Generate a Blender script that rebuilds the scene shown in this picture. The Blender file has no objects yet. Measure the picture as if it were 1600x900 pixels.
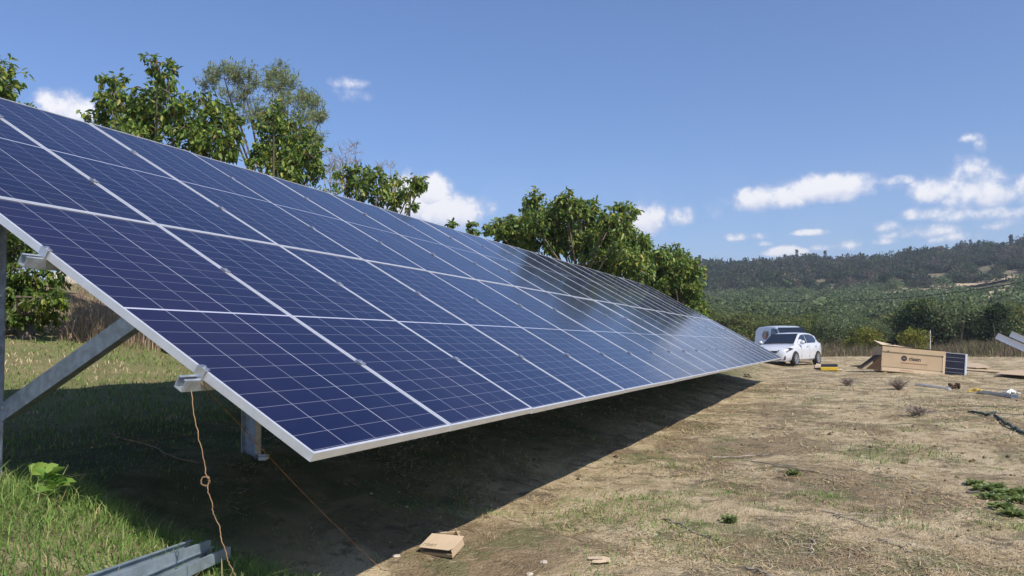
import bpy, bmesh, math, random
import numpy as np
from mathutils import Vector, Matrix
PI = math.pi
random.seed(7); RNG = np.random.default_rng(11)
scene = bpy.context.scene
COL = scene.collection

# ------------------------------------------------------------------ camera
F, CP, YAW, PITCH, ROLL = 1257.3, np.array([-2.470, -1.823, 0.384]), 0.39562, 0.07365, -0.010
TILT = 0.524497
def cam_axes():
    cp, sp, cy, sy = math.cos(PITCH), math.sin(PITCH), math.cos(YAW), math.sin(YAW)
    f = np.array([cp*cy, cp*sy, sp]); r = np.array([sy, -cy, 0.0]); u = np.cross(r, f)
    c, s = math.cos(ROLL), math.sin(ROLL)
    return c*r+s*u, -s*r+c*u, f
CR, CU, CF = cam_axes()
cam = bpy.data.cameras.new("camera"); cam_ob = bpy.data.objects.new("camera", cam); COL.objects.link(cam_ob)
cam.sensor_fit = 'HORIZONTAL'; cam.sensor_width = 36.0; cam.lens = 36.0*F/1600.0
cam.clip_start = 0.05; cam.clip_end = 20000
cam_ob.matrix_world = Matrix(((CR[0], CU[0], -CF[0], CP[0]), (CR[1], CU[1], -CF[1], CP[1]), (CR[2], CU[2], -CF[2], CP[2]), (0, 0, 0, 1)))
scene.camera = cam_ob

HAZE = 0.00042
def ray(px, py):
    return (px-800)/F*CR - (py-450)/F*CU + CF
def at(px, py, depth):
    return CP + ray(px, py)*depth

# ------------------------------------------------------------------ sun, exposure
SUN = Vector((-0.45, -0.87, 1.0)).normalized()
sun = bpy.data.lights.new("sun", 'SUN'); sun.energy = 5.0; sun.angle = math.radians(0.5); sun.color = (1.0, 0.94, 0.85)
sun_ob = bpy.data.objects.new("sun", sun); COL.objects.link(sun_ob)
sun_ob.rotation_euler = SUN.to_track_quat('Z', 'Y').to_euler(); sun_ob.location = (-20, -40, 50)
vs = scene.view_settings
vs.view_transform = 'Standard'; vs.look = 'None'; vs.exposure = 0.12; vs.gamma = 1.0; vs.use_curve_mapping = False

# ------------------------------------------------------------------ node helper
class NT:
    def __init__(s, tree): s.t = tree
    def n(s, kind, **kw):
        nd = s.t.nodes.new(kind)
        for k, v in kw.items(): setattr(nd, k, v)
        return nd
    def lk(s, a, b): s.t.links.new(a, b)
    def put(s, sock, v):
        if isinstance(v, bpy.types.NodeSocket): s.lk(v, sock)
        elif v is not None: sock.default_value = v
    def math(s, op, a, b=None, c=None, clamp=False):
        nd = s.n('ShaderNodeMath', operation=op); nd.use_clamp = clamp
        s.put(nd.inputs[0], a)
        if b is not None: s.put(nd.inputs[1], b)
        if c is not None: s.put(nd.inputs[2], c)
        return nd.outputs[0]
    def mix(s, fac, a, b):
        nd = s.n('ShaderNodeMix', data_type='RGBA')
        s.put(nd.inputs[0], fac)
        s.put(nd.inputs[6], a if isinstance(a, bpy.types.NodeSocket) else (*a, 1))
        s.put(nd.inputs[7], b if isinstance(b, bpy.types.NodeSocket) else (*b, 1))
        return nd.outputs[2]
    def noise(s, vec, scale, detail=4, rough=0.55, dist=0.0):
        nd = s.n('ShaderNodeTexNoise'); nd.inputs['Scale'].default_value = scale
        nd.inputs['Detail'].default_value = detail; nd.inputs['Roughness'].default_value = rough
        nd.inputs['Distortion'].default_value = dist
        if vec is not None: s.lk(vec, nd.inputs['Vector'])
        return nd.outputs[0]
    def ss(s, x, a, b):
        nd = s.n('ShaderNodeMapRange', interpolation_type='SMOOTHSTEP')
        s.put(nd.inputs[0], x); nd.inputs[1].default_value = a; nd.inputs[2].default_value = b
        return nd.outputs[0]

# ------------------------------------------------------------------ world: sky and clouds
def build_world():
    w = bpy.data.worlds.new("World"); scene.world = w; w.use_nodes = True
    t = w.node_tree; t.nodes.clear(); N = NT(t)
    sky = N.n('ShaderNodeTexSky', sky_type='NISHITA'); sky.sun_disc = False
    sky.sun_elevation = math.asin(SUN.z); sky.sun_rotation = math.atan2(SUN.x, SUN.y)
    sky.air_density = 1.15; sky.dust_density = 0.4; sky.ozone_density = 3.0; sky.altitude = 100
    tc = N.n('ShaderNodeTexCoord'); g = tc.outputs['Generated']
    sep = N.n('ShaderNodeSeparateXYZ'); N.lk(g, sep.inputs[0])
    X, Y, Z = sep.outputs
    az = N.math('ARCTAN2', Y, X); el = N.math('ARCSINE', Z)
    nz = N.noise(g, 34, 8, 0.58); nz2 = N.noise(g, 9, 4, 0.5)
    lump = N.math('ADD', N.math('MULTIPLY', nz, 0.75), N.math('MULTIPLY', nz2, 0.35))
    # cumulus clouds: centre direction, half sizes and density
    clouds = [(98,178,42,32,1),(546,131,26,10,.5),(552,152,34,12,.28),(700,335,62,34,1.1),(664,305,44,32,1.1),(640,320,44,44,1.1),
              (1007,346,34,32,.9),(1068,342,28,20,.7),(1200,312,58,23,1.0),(1300,298,76,22,1.05),(1372,286,38,9,.7),(1225,298,36,20,.5),
              (1520,215,15,7,.5),(1533,228,8,12,.4),(1512,270,22,24,.62),(1548,300,60,30,.78),(1462,300,30,20,.7),(1592,298,34,30,.72),(1450,336,44,10,.4),
              (1550,336,70,12,.6),(1385,356,22,11,.75),(1440,364,54,12,.75),(1500,372,40,10,.6),(1268,364,32,6,.7),(1325,384,26,10,.8),(1385,378,24,6,.5),
              (1230,394,30,10,.9),(1158,372,36,7,.45),(1190,382,16,5,.45),(1290,388,28,6,.45),(1560,352,40,10,.5),(1110,330,20,14,.3)]
    dens = None; dev = None
    for px, py, rx, ry, k in clouds:
        d = ray(px, py); d = d/np.linalg.norm(d)
        a0, e0 = math.atan2(d[1], d[0]), math.asin(d[2])
        da = N.math('MULTIPLY', N.math('SUBTRACT', az, a0), F/rx)
        de = N.math('MULTIPLY', N.math('SUBTRACT', el, e0), F/ry)
        de = N.math('MINIMUM', de, N.math('MULTIPLY', de, 1.4))
        q = N.math('ADD', N.math('MULTIPLY', da, da), N.math('MULTIPLY', de, de))
        m = N.math('MULTIPLY', N.math('SUBTRACT', 1.0, N.math('MULTIPLY', q, 0.62)), k)
        m = N.math('MAXIMUM', m, -0.5)
        if dens is None: dens, dev = m, de
        else:
            win = N.math('GREATER_THAN', m, dens)
            dev = N.math('ADD', dev, N.math('MULTIPLY', win, N.math('SUBTRACT', de, dev))); dens = N.math('MAXIMUM', dens, m)
    body = N.math('ADD', dens, N.math('MULTIPLY', N.math('SUBTRACT', lump, 0.55), 2.9))
    alpha = N.ss(body, 0.04, 0.92)
    thick = N.math('MULTIPLY', N.ss(body, 0.25, 0.80), N.ss(N.math('ADD', dev, N.math('MULTIPLY', N.math('SUBTRACT', nz, 0.5), 2.4)), -1.0, 0.25))
    veil = N.math('MULTIPLY', N.math('MULTIPLY', N.ss(el, 0.26, 0.02), N.ss(nz2, 0.30, 0.75)), 0.34)
    alpha = N.math('MAXIMUM', N.math('MULTIPLY', alpha, 0.93), veil)
    ccol = N.mix(thick, (5.9, 6.3, 8.0), (9.9, 9.7, 9.8))
    tint = N.n('ShaderNodeMix', data_type='RGBA', blend_type='MULTIPLY'); tint.inputs[0].default_value = 1.0
    N.lk(sky.outputs[0], tint.inputs[6]); tint.inputs[7].default_value = (0.84, 0.97, 1.27, 1)
    out = N.mix(alpha, tint.outputs[2], ccol)
    bg = N.n('ShaderNodeBackground'); N.lk(out, bg.inputs[0]); bg.inputs[1].default_value = 0.105
    o = N.n('ShaderNodeOutputWorld'); N.lk(bg.outputs[0], o.inputs[0])
build_world()

# ------------------------------------------------------------------ materials
def new_mat(name):
    m = bpy.data.materials.new(name); m.use_nodes = True
    t = m.node_tree; b = t.nodes['Principled BSDF']
    return m, NT(t), b
def mat(name, col, rough=0.6, metal=0.0, var=0.12, scale=6.0, bump=0.0, bscale=60.0, spec=0.5):
    m, N, b = new_mat(name)
    tc = N.n('ShaderNodeTexCoord'); v = tc.outputs['Object']
    nz = N.noise(v, scale, 5, 0.6)
    c2 = tuple(min(1, c*(1+var)) for c in col); c1 = tuple(c*(1-var) for c in col)
    N.lk(N.mix(N.ss(nz, 0.3, 0.7), c1, c2), b.inputs['Base Color'])
    b.inputs['Metallic'].default_value = metal
    N.lk(N.math('ADD', N.math('MULTIPLY', nz, 0.2), rough-0.1), b.inputs['Roughness'])
    b.inputs['Specular IOR Level'].default_value = spec
    if bump:
        bp = N.n('ShaderNodeBump'); bp.inputs['Strength'].default_value = bump; bp.inputs['Distance'].default_value = 0.01
        N.lk(N.noise(v, bscale, 4, 0.6), bp.inputs['Height']); N.lk(bp.outputs[0], b.inputs['Normal'])
    return m
def leaf_mat(name, transl=0.35, rough=0.5, spec=0.35):
    m = bpy.data.materials.new(name); m.use_nodes = True; t = m.node_tree; N = NT(t)
    b = t.nodes['Principled BSDF']; o = t.nodes['Material Output']
    at_ = N.n('ShaderNodeAttribute'); at_.attribute_name = 'Col'
    N.lk(at_.outputs[0], b.inputs['Base Color']); b.inputs['Roughness'].default_value = rough
    b.inputs['Specular IOR Level'].default_value = spec
    tr = N.n('ShaderNodeBsdfTranslucent'); N.lk(at_.outputs[0], tr.inputs[0])
    mx = N.n('ShaderNodeMixShader'); mx.inputs[0].default_value = transl
    N.lk(b.outputs[0], mx.inputs[1]); N.lk(tr.outputs[0], mx.inputs[2]); N.lk(mx.outputs[0], o.inputs[0])
    return m
M = {}
M['alu'] = mat('anodised_aluminium', (0.80, 0.81, 0.83), 0.42, 0.55, 0.05, 9)
M['galv'] = mat('galvanised_steel', (0.44, 0.48, 0.52), 0.46, 0.6, 0.22, 22, 0.1, 90)
M['galv_dark'] = mat('weathered_steel', (0.30, 0.33, 0.37), 0.5, 0.5, 0.2, 10)
M['galv_blue'] = mat('dull_zinc', (0.27, 0.33, 0.37), 0.55, 0.35, 0.2, 8)
M['bolt'] = mat('zinc_bolt', (0.7, 0.7, 0.7), 0.3, 0.9, 0.05)
M['card'] = mat('corrugated_cardboard', (0.50, 0.375, 0.24), 0.85, 0, 0.07, 3, 0.15, 40, 0.2)
M['card_pale'] = mat('pale_cardboard', (0.62, 0.48, 0.325), 0.85, 0, 0.06, 5, 0.15, 60, 0.2)
M['card_dark'] = mat('dark_card_and_shade', (0.085, 0.052, 0.032), 0.9, 0, 0.1, 4, 0, 40, 0.2)  # dark brown card; on the carton's end flap it paints in shade
M['ink'] = mat('dark_ink', (0.035, 0.03, 0.035), 0.8, 0, 0.1)
M['ink_red'] = mat('red_brown_ink', (0.30, 0.14, 0.09), 0.8, 0, 0.1)
M['ink_soft'] = mat('faded_grey_ink', (0.33, 0.25, 0.18), 0.8, 0, 0.1)
M['strap'] = mat('strap_green', (0.06, 0.08, 0.05), 0.5)
M['wood'] = mat('pale_wood', (0.50, 0.36, 0.20), 0.8, 0, 0.2, 12)
M['white'] = mat('white_plastic', (0.80, 0.80, 0.78), 0.5, 0, 0.05)
M['backsheet'] = mat('grey_backsheet', (0.10, 0.10, 0.11), 0.6, 0, 0.05)
M['yellow'] = mat('yellow_plastic', (0.75, 0.50, 0.04), 0.45, 0, 0.1)
M['black'] = mat('black_plastic', (0.02, 0.02, 0.022), 0.5, 0, 0.2)
M['rubber'] = mat('tyre_rubber', (0.02, 0.02, 0.02), 0.85, 0, 0.2)
M['carglass'] = mat('tinted_glass', (0.015, 0.02, 0.03), 0.12, 0, 0.1, spec=0.6)
M['rim'] = mat('alloy_rim', (0.55, 0.56, 0.58), 0.35, 0.7, 0.1)
M['lamp'] = mat('headlight_lens', (0.05, 0.055, 0.065), 0.15, 0.2, 0.2)
M['brownlogo'] = mat('brown_emblem', (0.30, 0.20, 0.16), 0.5, 0, 0.1)
M['rope'] = mat('orange_twine', (0.32, 0.15, 0.06), 0.8, 0, 0.25, 20)
M['rope2'] = mat('tan_twisted_wire', (0.27, 0.165, 0.08), 0.7, 0, 0.25, 20)
M['bark'] = mat('grey_bark', (0.17, 0.135, 0.10), 0.9, 0, 0.35, 9, 0.5, 30, 0.2)
M['twig'] = mat('dry_twig', (0.29, 0.24, 0.19), 0.9, 0, 0.3, 9, 0, 30, 0.2)
M['stone'] = mat('pale_limestone', (0.50, 0.44, 0.35), 0.9, 0, 0.15, 4, 0.4, 12, 0.2)
M['cable'] = mat('black_cable', (0.02, 0.02, 0.02), 0.6)
M['net'] = mat('dark_green_hose', (0.035, 0.055, 0.045), 0.6, 0, 0.3, 10)
M['leaf'] = leaf_mat('broad_leaf', 0.42, 0.42, 0.4)
M['leaf_dull'] = leaf_mat('dull_leaf', 0.45, 0.8, 0.08)
M['grass'] = leaf_mat('grass_blade', 0.30, 0.65, 0.2)
def carpaint():
    m, N, b = new_mat('white_car_paint')
    tc = N.n('ShaderNodeTexCoord'); nz = N.noise(tc.outputs['Object'], 2.5, 4)
    N.lk(N.mix(nz, (0.55, 0.57, 0.61), (0.63, 0.64, 0.66)), b.inputs['Base Color'])
    b.inputs['Roughness'].default_value = 0.35; b.inputs['Coat Weight'].default_value = 0.8; b.inputs['Coat Roughness'].default_value = 0.06
    return m
M['paint'] = carpaint()

PW, PL, UP, VP = 1.104, 2.264, 1.116, 2.274      # module size and pitch
def cell_material():
    m, N, b = new_mat('solar_cells_under_glass')
    uv = N.n('ShaderNodeUVMap'); uv.uv_map = 'UVMap'
    sp = N.n('ShaderNodeSeparateXYZ'); N.lk(uv.outputs[0], sp.inputs[0]); u, v = sp.outputs[0], sp.outputs[1]
    gw, gl = PW-0.024, PL-0.024
    cw = (gw-0.016)/5
    line = None
    def add(l, s=1.0):
        nonlocal line
        if s != 1.0: l = N.math('MULTIPLY', l, s)
        line = l if line is None else N.math('MAXIMUM', line, l)
    for i, (wd, s) in enumerate([(.0017,.68),(.0015,.55),(.0022,.95),(.0013,.45)]):
        add(N.math('COMPARE', u, 0.008+cw*(i+1), wd), s)
    add(N.math('COMPARE', v, gl/2, 0.0055), 0.95)
    half = gl/2-0.009; ch = (half-0.008)/11
    vv = N.math('SUBTRACT', N.math('ABSOLUTE', N.math('SUBTRACT', v, gl/2)), 0.006)
    fr = N.math('FRACT', N.math('ADD', N.math('DIVIDE', vv, ch), 0.5))
    add(N.math('COMPARE', fr, 0.5, 0.0010/ch), 0.45)
    add(N.math('GREATER_THAN', N.math('ABSOLUTE', N.math('SUBTRACT', u, gw/2)), gw/2-0.004), 0.25)
    # fine bus bars inside every cell
    fb = N.math('FRACT', N.math('DIVIDE', N.math('SUBTRACT', u, 0.008), cw/10))
    add(N.math('COMPARE', fb, 0.5, 0.02), 0.03)
    # cell tint: every cell a little different
    cu = N.math('FLOOR', N.math('DIVIDE', N.math('SUBTRACT', u, 0.008), cw))
    cv = N.math('FLOOR', N.math('DIVIDE', N.math('SUBTRACT', v, gl/2), ch))
    oi = N.n('ShaderNodeObjectInfo')
    cb = N.n('ShaderNodeCombineXYZ'); N.lk(cu, cb.inputs[0]); N.lk(cv, cb.inputs[1]); N.lk(N.math('MULTIPLY', oi.outputs['Random'], 97.0), cb.inputs[2])
    wn = N.n('ShaderNodeTexWhiteNoise', noise_dimensions='3D'); N.lk(cb.outputs[0], wn.inputs[0])
    base = N.mix(wn.outputs[0], (0.0045, 0.006, 0.030), (0.009, 0.009, 0.040))
    geo = N.n('ShaderNodeNewGeometry')
    pn = N.noise(geo.outputs['Position'], 0.9, 3)
    base = N.mix(N.ss(pn, 0.4, 0.75), base, (0.017, 0.013, 0.042))
    rv = N.math('MULTIPLY', oi.outputs['Random'], 0.5)
    base = N.mix(rv, base, (0.006, 0.010, 0.050))
    dirt = N.noise(geo.outputs['Position'], 2.2, 5, 0.65)
    base = N.mix(N.math('MULTIPLY', N.ss(dirt, 0.45, 0.85), 0.018), base, (0.30, 0.27, 0.22))
    N.lk(N.mix(line, base, (0.50, 0.51, 0.60)), b.inputs['Base Color'])
    N.lk(N.math('ADD', N.math('MULTIPLY', dirt, 0.14), 0.08), b.inputs['Roughness'])
    b.inputs['IOR'].default_value = 1.5; b.inputs['Specular IOR Level'].default_value = 0.27
    return m
M['cells'] = cell_material()
M['cells_dark'] = mat('dark_module_glass', (0.010, 0.013, 0.032), 0.2, 0, 0.2)

# ------------------------------------------------------------------ object helpers
def tag(o, label=None, cat=None, group=None, kind=None):
    if label: o['label'] = label
    if cat: o['category'] = cat
    if group: o['group'] = group
    if kind: o['kind'] = kind
    return o
def empty(name, loc, rz=0.0, label=None, cat=None, group=None):
    o = bpy.data.objects.new(name, None); COL.objects.link(o); o.location = loc; o.rotation_euler = (0, 0, rz)
    o.empty_display_size = 0.2
    return tag(o, label, cat, group)
class MB:
    """collects shapes; build() links them as one mesh object. Coordinates are local to the parent unless world=True."""
    def __init__(s): s.v = []; s.f = []; s.m = []; s.mi = 0
    def add(s, vs, fs):
        b = len(s.v); s.v += [tuple(map(float, p)) for p in vs]
        for q in fs: s.f.append(tuple(b+i for i in q)); s.m.append(s.mi)
    def box(s, c, d, R=None):
        hx, hy, hz = d[0]/2, d[1]/2, d[2]/2
        vs = [Vector((x, y, z)) for x in (-hx, hx) for y in (-hy, hy) for z in (-hz, hz)]
        if R is not None: vs = [R @ p for p in vs]
        s.add([p+Vector(c) for p in vs], [(0,1,3,2),(4,6,7,5),(0,4,5,1),(2,3,7,6),(0,2,6,4),(1,5,7,3)])
    def prism(s, pts2, p0, p1, ax, ay):
        """closed 2D profile pts2 (in ax, ay) extruded from p0 to p1"""
        n = len(pts2); p0, p1, ax, ay = Vector(p0), Vector(p1), Vector(ax), Vector(ay)
        vs = [p0+ax*a+ay*b for a, b in pts2]+[p1+ax*a+ay*b for a, b in pts2]
        fs = [(i, (i+1) % n, n+(i+1) % n, n+i) for i in range(n)]
        s.add(vs, fs+[tuple(range(n-1, -1, -1)), tuple(range(n, 2*n))])
    def bar(s, p0, p1, w, h, up=(0, 0, 1)):
        p0, p1 = Vector(p0), Vector(p1); d = (p1-p0).normalized(); sd = d.cross(Vector(up)).normalized(); u2 = sd.cross(d)
        s.prism([(-w/2,-h/2),(w/2,-h/2),(w/2,h/2),(-w/2,h/2)], p0, p1, sd, u2)
    def tube(s, pts, r, n=6, cap=True):
        pts = [Vector(p) for p in pts]; rs = r if isinstance(r, (list, tuple)) else [r]*len(pts)
        vs = []; fs = []; prev = None
        for i, p in enumerate(pts):
            d = (pts[min(i+1, len(pts)-1)]-pts[max(i-1, 0)]).normalized()
            a = prev if prev is not None else (Vector((0, 0, 1)) if abs(d.z) < .9 else Vector((1, 0, 0)))
            a = (a-d*a.dot(d)).normalized(); prev = a; b = d.cross(a)
            for k in range(n):
                t = 2*PI*k/n; vs.append(p+(a*math.cos(t)+b*math.sin(t))*rs[i])
        for i in range(len(pts)-1):
            for k in range(n):
                fs.append((i*n+k, i*n+(k+1) % n, (i+1)*n+(k+1) % n, (i+1)*n+k))
        if cap: fs += [tuple(range(n-1, -1, -1)), tuple((len(pts)-1)*n+k for k in range(n))]
        s.add(vs, fs)
    def disc(s, c, axis, r, h, n=24):
        c, a = Vector(c), Vector(axis).normalized(); s.tube([c-a*h/2, c+a*h/2], r, n)
    def poly(s, pts, thick, nrm):
        """flat polygon in 3D given a thickness along nrm"""
        n = len(pts); o = Vector(nrm).normalized()*thick; a = [Vector(p) for p in pts]; b = [p-o for p in a]
        s.add(a+b, [tuple(range(n)), tuple(range(2*n-1, n-1, -1))]+[(i, n+i, n+(i+1) % n, (i+1) % n) for i in range(n)])
    def build(s, name, mats, parent=None, world=False, smooth=False, bevel=0.0, loc=None, rot=None, origin=None):
        if not isinstance(mats, (list, tuple)): mats = [mats]
        vs = s.v
        if origin is not None: vs = [(p[0]-origin[0], p[1]-origin[1], p[2]-origin[2]) for p in vs]; loc = origin
        elif world and parent is not None:
            l = parent.location; vs = [(p[0]-l[0], p[1]-l[1], p[2]-l[2]) for p in vs]
        me = bpy.data.meshes.new(name); me.from_pydata(vs, [], s.f)
        for m in mats: me.materials.append(m)
        if len(mats) > 1: me.polygons.foreach_set('material_index', s.m)
        me.validate(); bm = bmesh.new(); bm.from_mesh(me); bmesh.ops.recalc_face_normals(bm, faces=bm.faces[:]); bm.to_mesh(me); bm.free()
        if smooth: me.polygons.foreach_set('use_smooth', [True]*len(me.polygons))
        o = bpy.data.objects.new(name, me); COL.objects.link(o)
        if parent: o.parent = parent
        if loc is not None: o.location = loc
        if rot is not None: o.rotation_euler = rot
        if bevel:
            bv = o.modifiers.new('bevel', 'BEVEL'); bv.width = bevel; bv.segments = 2; bv.limit_method = 'ANGLE'
        return o
def copy_tree(o, parent=None, **kw):
    c = o.copy(); COL.objects.link(c)
    if parent is not None: c.parent = parent
    for ch in [q for q in o.children]: copy_tree(ch, c)
    return c
def mesh_np(name, verts, faces, cols=None, mats=None, parent=None, quad=True, origin=None):
    """fast mesh from numpy arrays; faces is (n,k)"""
    verts = np.asarray(verts, np.float32); faces = np.asarray(faces, np.int32)
    if origin is not None: verts = verts-np.asarray(origin, np.float32)
    me = bpy.data.meshes.new(name); k = faces.shape[1]
    me.vertices.add(len(verts)); me.vertices.foreach_set('co', verts.ravel())
    me.loops.add(faces.size); me.loops.foreach_set('vertex_index', faces.ravel())
    me.polygons.add(len(faces)); me.polygons.foreach_set('loop_start', np.arange(0, faces.size, k, dtype=np.int32))
    me.update(calc_edges=True)
    if cols is not None:
        ca = me.color_attributes.new('Col', 'FLOAT_COLOR', 'POINT')
        c4 = np.ones((len(verts), 4), np.float32); c4[:, :3] = cols; ca.data.foreach_set('color', c4.ravel())
    for m in (mats or []): me.materials.append(m)
    o = bpy.data.objects.new(name, me); COL.objects.link(o)
    if parent is not None: o.parent = parent
    if origin is not None: o.location = tuple(map(float, origin))
    return o

# ------------------------------------------------------------------ terrain
def smooth(t): t = np.clip(t, 0, 1); return t*t*(3-2*t)
RY = [-400, .55, .8, 1.5, 2.4, 3.5, 5.9, 9.6, 12, 15, 30, 60, 400]
RZ = [0, 0, .03, .20, .46, .62, .88, 1.42, 2.35, 2.8, 3.5, 4.2, 6.0]
def height(x, y):
    x = np.asarray(x, float); y = np.asarray(y, float)
    base = -.925+.0100*np.clip(x, -12, 38)
    base = base+np.interp(y, RY, RZ)*(1-.35*smooth((x-14)/20))*(1-smooth((x-34)/30)*.6)
    base = base-.035*np.clip(-y-2.2, 0, 4)*smooth((x-14)/8)
    mx = -.15; my = 1.25
    base = base+.38*np.exp(-(((x-mx)/.88)**2)**1.3-((y-my)/1.2)**4)
    base = base+.018*np.sin(x*2.1+y*1.3)*np.sin(y*1.7-x*.9)+.012*np.sin(x*5.3+1)*np.sin(y*4.7+2)+.008*np.sin(x*9.1+y*4.0)*np.sin(y*11.3-x*3.1+.7)+.03*np.sin(x*.45+y*.3)*np.sin(y*.5)
    dx, dy = x-CP[0], y-CP[1]; r = np.hypot(dx, dy); a = np.degrees(np.arctan2(dy, dx))
    rr = [0, 38, 50, 65, 90, 130, 200, 300, 385, 440, 505, 560, 800, 1500, 6000]
    zz = [-.6, -.55, -.38, -.08, .7, 2.6, 8.2, 18.5, 32, 42, 49.5, 47, 40, 34, 30]
    far = np.interp(r, rr, zz)
    k = np.interp(a, [-180, -90, -40, -14, -9.8, -5, -1, 9, 11, 25, 50, 90, 180], [.25, .5, 1.15, 1.08, 1.03, .96, .93, .95, .94, .85, .6, .45, .25])
    und = 1+.018*np.sin(a*.8+r*.012)+.012*np.sin(a*1.9-r*.02)
    far = np.where(far > 0, far*k*und, far)
    w = smooth((r-40)/26)
    back = smooth((y-4)/10)*np.interp(r, [0, 60, 120], [1, 1, 0])     # the terrace behind the array keeps its height
    return base*(1-w)+(far+back*2.0*w)*w
def hz(x, y): return float(height(x, y))
def ground_px(px, py, dz=0.0):
    """where the line of sight through a photo pixel meets the terrain"""
    d = ray(px, py); lo = 1.0; t = 1.0
    while t < 900:
        p = CP+d*t
        if p[2] < hz(p[0], p[1])+dz: break
        lo = t; t *= 1.02
    hi = t
    for _ in range(30):
        mid = (lo+hi)/2; p = CP+d*mid
        if p[2] < hz(p[0], p[1])+dz: hi = mid
        else: lo = mid
    p = CP+d*hi
    return np.array([p[0], p[1], hz(p[0], p[1])])
def ground_material():
    m, N, b = new_mat('dry_field_soil')
    geo = N.n('ShaderNodeNewGeometry'); P = geo.outputs['Position']
    sep = N.n('ShaderNodeSeparateXYZ'); N.lk(P, sep.inputs[0]); X, Y, Z = sep.outputs
    n1 = N.noise(P, 0.55, 6, 0.6, 0.4); n2 = N.noise(P, 2.6, 6, 0.65, 0.3); n3 = N.noise(P, 14, 5, 0.7); n4 = N.noise(P, 60, 3, 0.7)
    n5 = N.noise(P, 0.23, 3, 0.5)
    ns = N.noise(P, 0.8, 7, 0.66, 0.5); ng = N.noise(P, 1.25, 7, 0.70, 0.4); nb = N.noise(P, 3.4, 6, 0.7, 0.8)
    c = N.mix(N.ss(n2, 0.36, 0.62), (0.46, 0.35, 0.20), (0.68, 0.54, 0.335))
    c = N.mix(N.math('MULTIPLY', N.ss(ns, 0.49, 0.58), 0.75), c, (0.245, 0.175, 0.10))
    c = N.mix(N.math('MULTIPLY', N.ss(nb, 0.53, 0.61), 0.70), c, (0.135, 0.105, 0.065))
    c = N.mix(N.math('MULTIPLY', N.ss(ng, 0.53, 0.60), 0.62), c, (0.18, 0.19, 0.08))
    c = N.mix(N.math('MULTIPLY', N.ss(n3, 0.56, 0.70), 0.55), c, (0.17, 0.12, 0.07))
    c = N.mix(N.math('MULTIPLY', N.ss(n3, 0.47, 0.28), 0.55), c, (0.66, 0.55, 0.375))
    c = N.mix(N.math('MULTIPLY', N.ss(n4, 0.58, 0.72), 0.55), c, (0.13, 0.095, 0.06))
    c = N.mix(N.math('MULTIPLY', N.ss(n4, 0.40, 0.26), 0.45), c, (0.64, 0.55, 0.40))
    # pale straw strip in front of the far end of the array, lusher ground on the terrace, its colour darkened under the array to deepen the shade
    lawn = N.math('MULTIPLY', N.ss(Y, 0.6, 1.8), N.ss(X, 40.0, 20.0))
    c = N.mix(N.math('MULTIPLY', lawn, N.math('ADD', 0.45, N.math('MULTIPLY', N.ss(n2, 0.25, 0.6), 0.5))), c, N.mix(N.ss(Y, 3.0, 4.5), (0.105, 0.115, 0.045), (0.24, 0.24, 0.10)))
    bank = N.math('MULTIPLY', N.ss(N.math('ADD', Y, N.math('MULTIPLY', n1, 2.0)), 10.2, 11.2), N.ss(X, 40.0, 20.0))
    c = N.mix(N.math('MULTIPLY', bank, 0.9), c, N.mix(N.ss(n2, 0.35, 0.65), (0.24, 0.165, 0.11), (0.43, 0.32, 0.215)))
    far = N.ss(X, 52.0, 75.0)
    fc = N.mix(N.ss(N.noise(P, 0.09, 5, 0.6), 0.38, 0.62), (0.10, 0.13, 0.05), (0.19, 0.18, 0.09))
    hill = N.ss(X, 270.0, 330.0)
    hc = N.mix(N.ss(N.noise(P, 0.03, 5, 0.6), 0.38, 0.62), (0.115, 0.115, 0.055), (0.25, 0.20, 0.125))
    c = N.mix(far, c, N.mix(hill, fc, hc))
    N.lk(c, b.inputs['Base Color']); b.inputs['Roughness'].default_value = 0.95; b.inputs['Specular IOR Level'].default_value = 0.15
    bp = N.n('ShaderNodeBump'); bp.inputs['Strength'].default_value = 0.9; bp.inputs['Distance'].default_value = 0.08
    N.lk(N.math('ADD', N.math('ADD', n3, N.math('MULTIPLY', n4, 0.45)), n2), bp.inputs['Height']); N.lk(bp.outputs[0], b.inputs['Normal'])
    return m
def build_ground():
    n = 560; s = np.linspace(-1, 1, n); k = 7.8; A = 1800/math.sinh(k)
    gx = 3.0+A*np.sinh(k*s); gy = -0.5+A*np.sinh(k*s)
    X, Y = np.meshgrid(gx, gy, indexing='ij'); Z = height(X, Y)
    V = np.stack([X.ravel(), Y.ravel(), Z.ravel()], 1)
    i = np.arange(n-1); I, J = np.meshgrid(i, i, indexing='ij'); q = (I*n+J).ravel()
    fs = np.stack([q, q+n, q+n+1, q+1], 1)
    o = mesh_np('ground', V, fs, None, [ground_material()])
    o.data.polygons.foreach_set('use_smooth', [True]*len(o.data.polygons))
    tag(o, 'dry sandy field with straw and weeds rising to a wooded hill', 'ground', kind='structure')
build_ground()
M['sand'] = mat('pale_sand_path', (0.50, 0.38, 0.24), 0.95, 0, 0.2, 0.2, spec=0.1)
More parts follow.
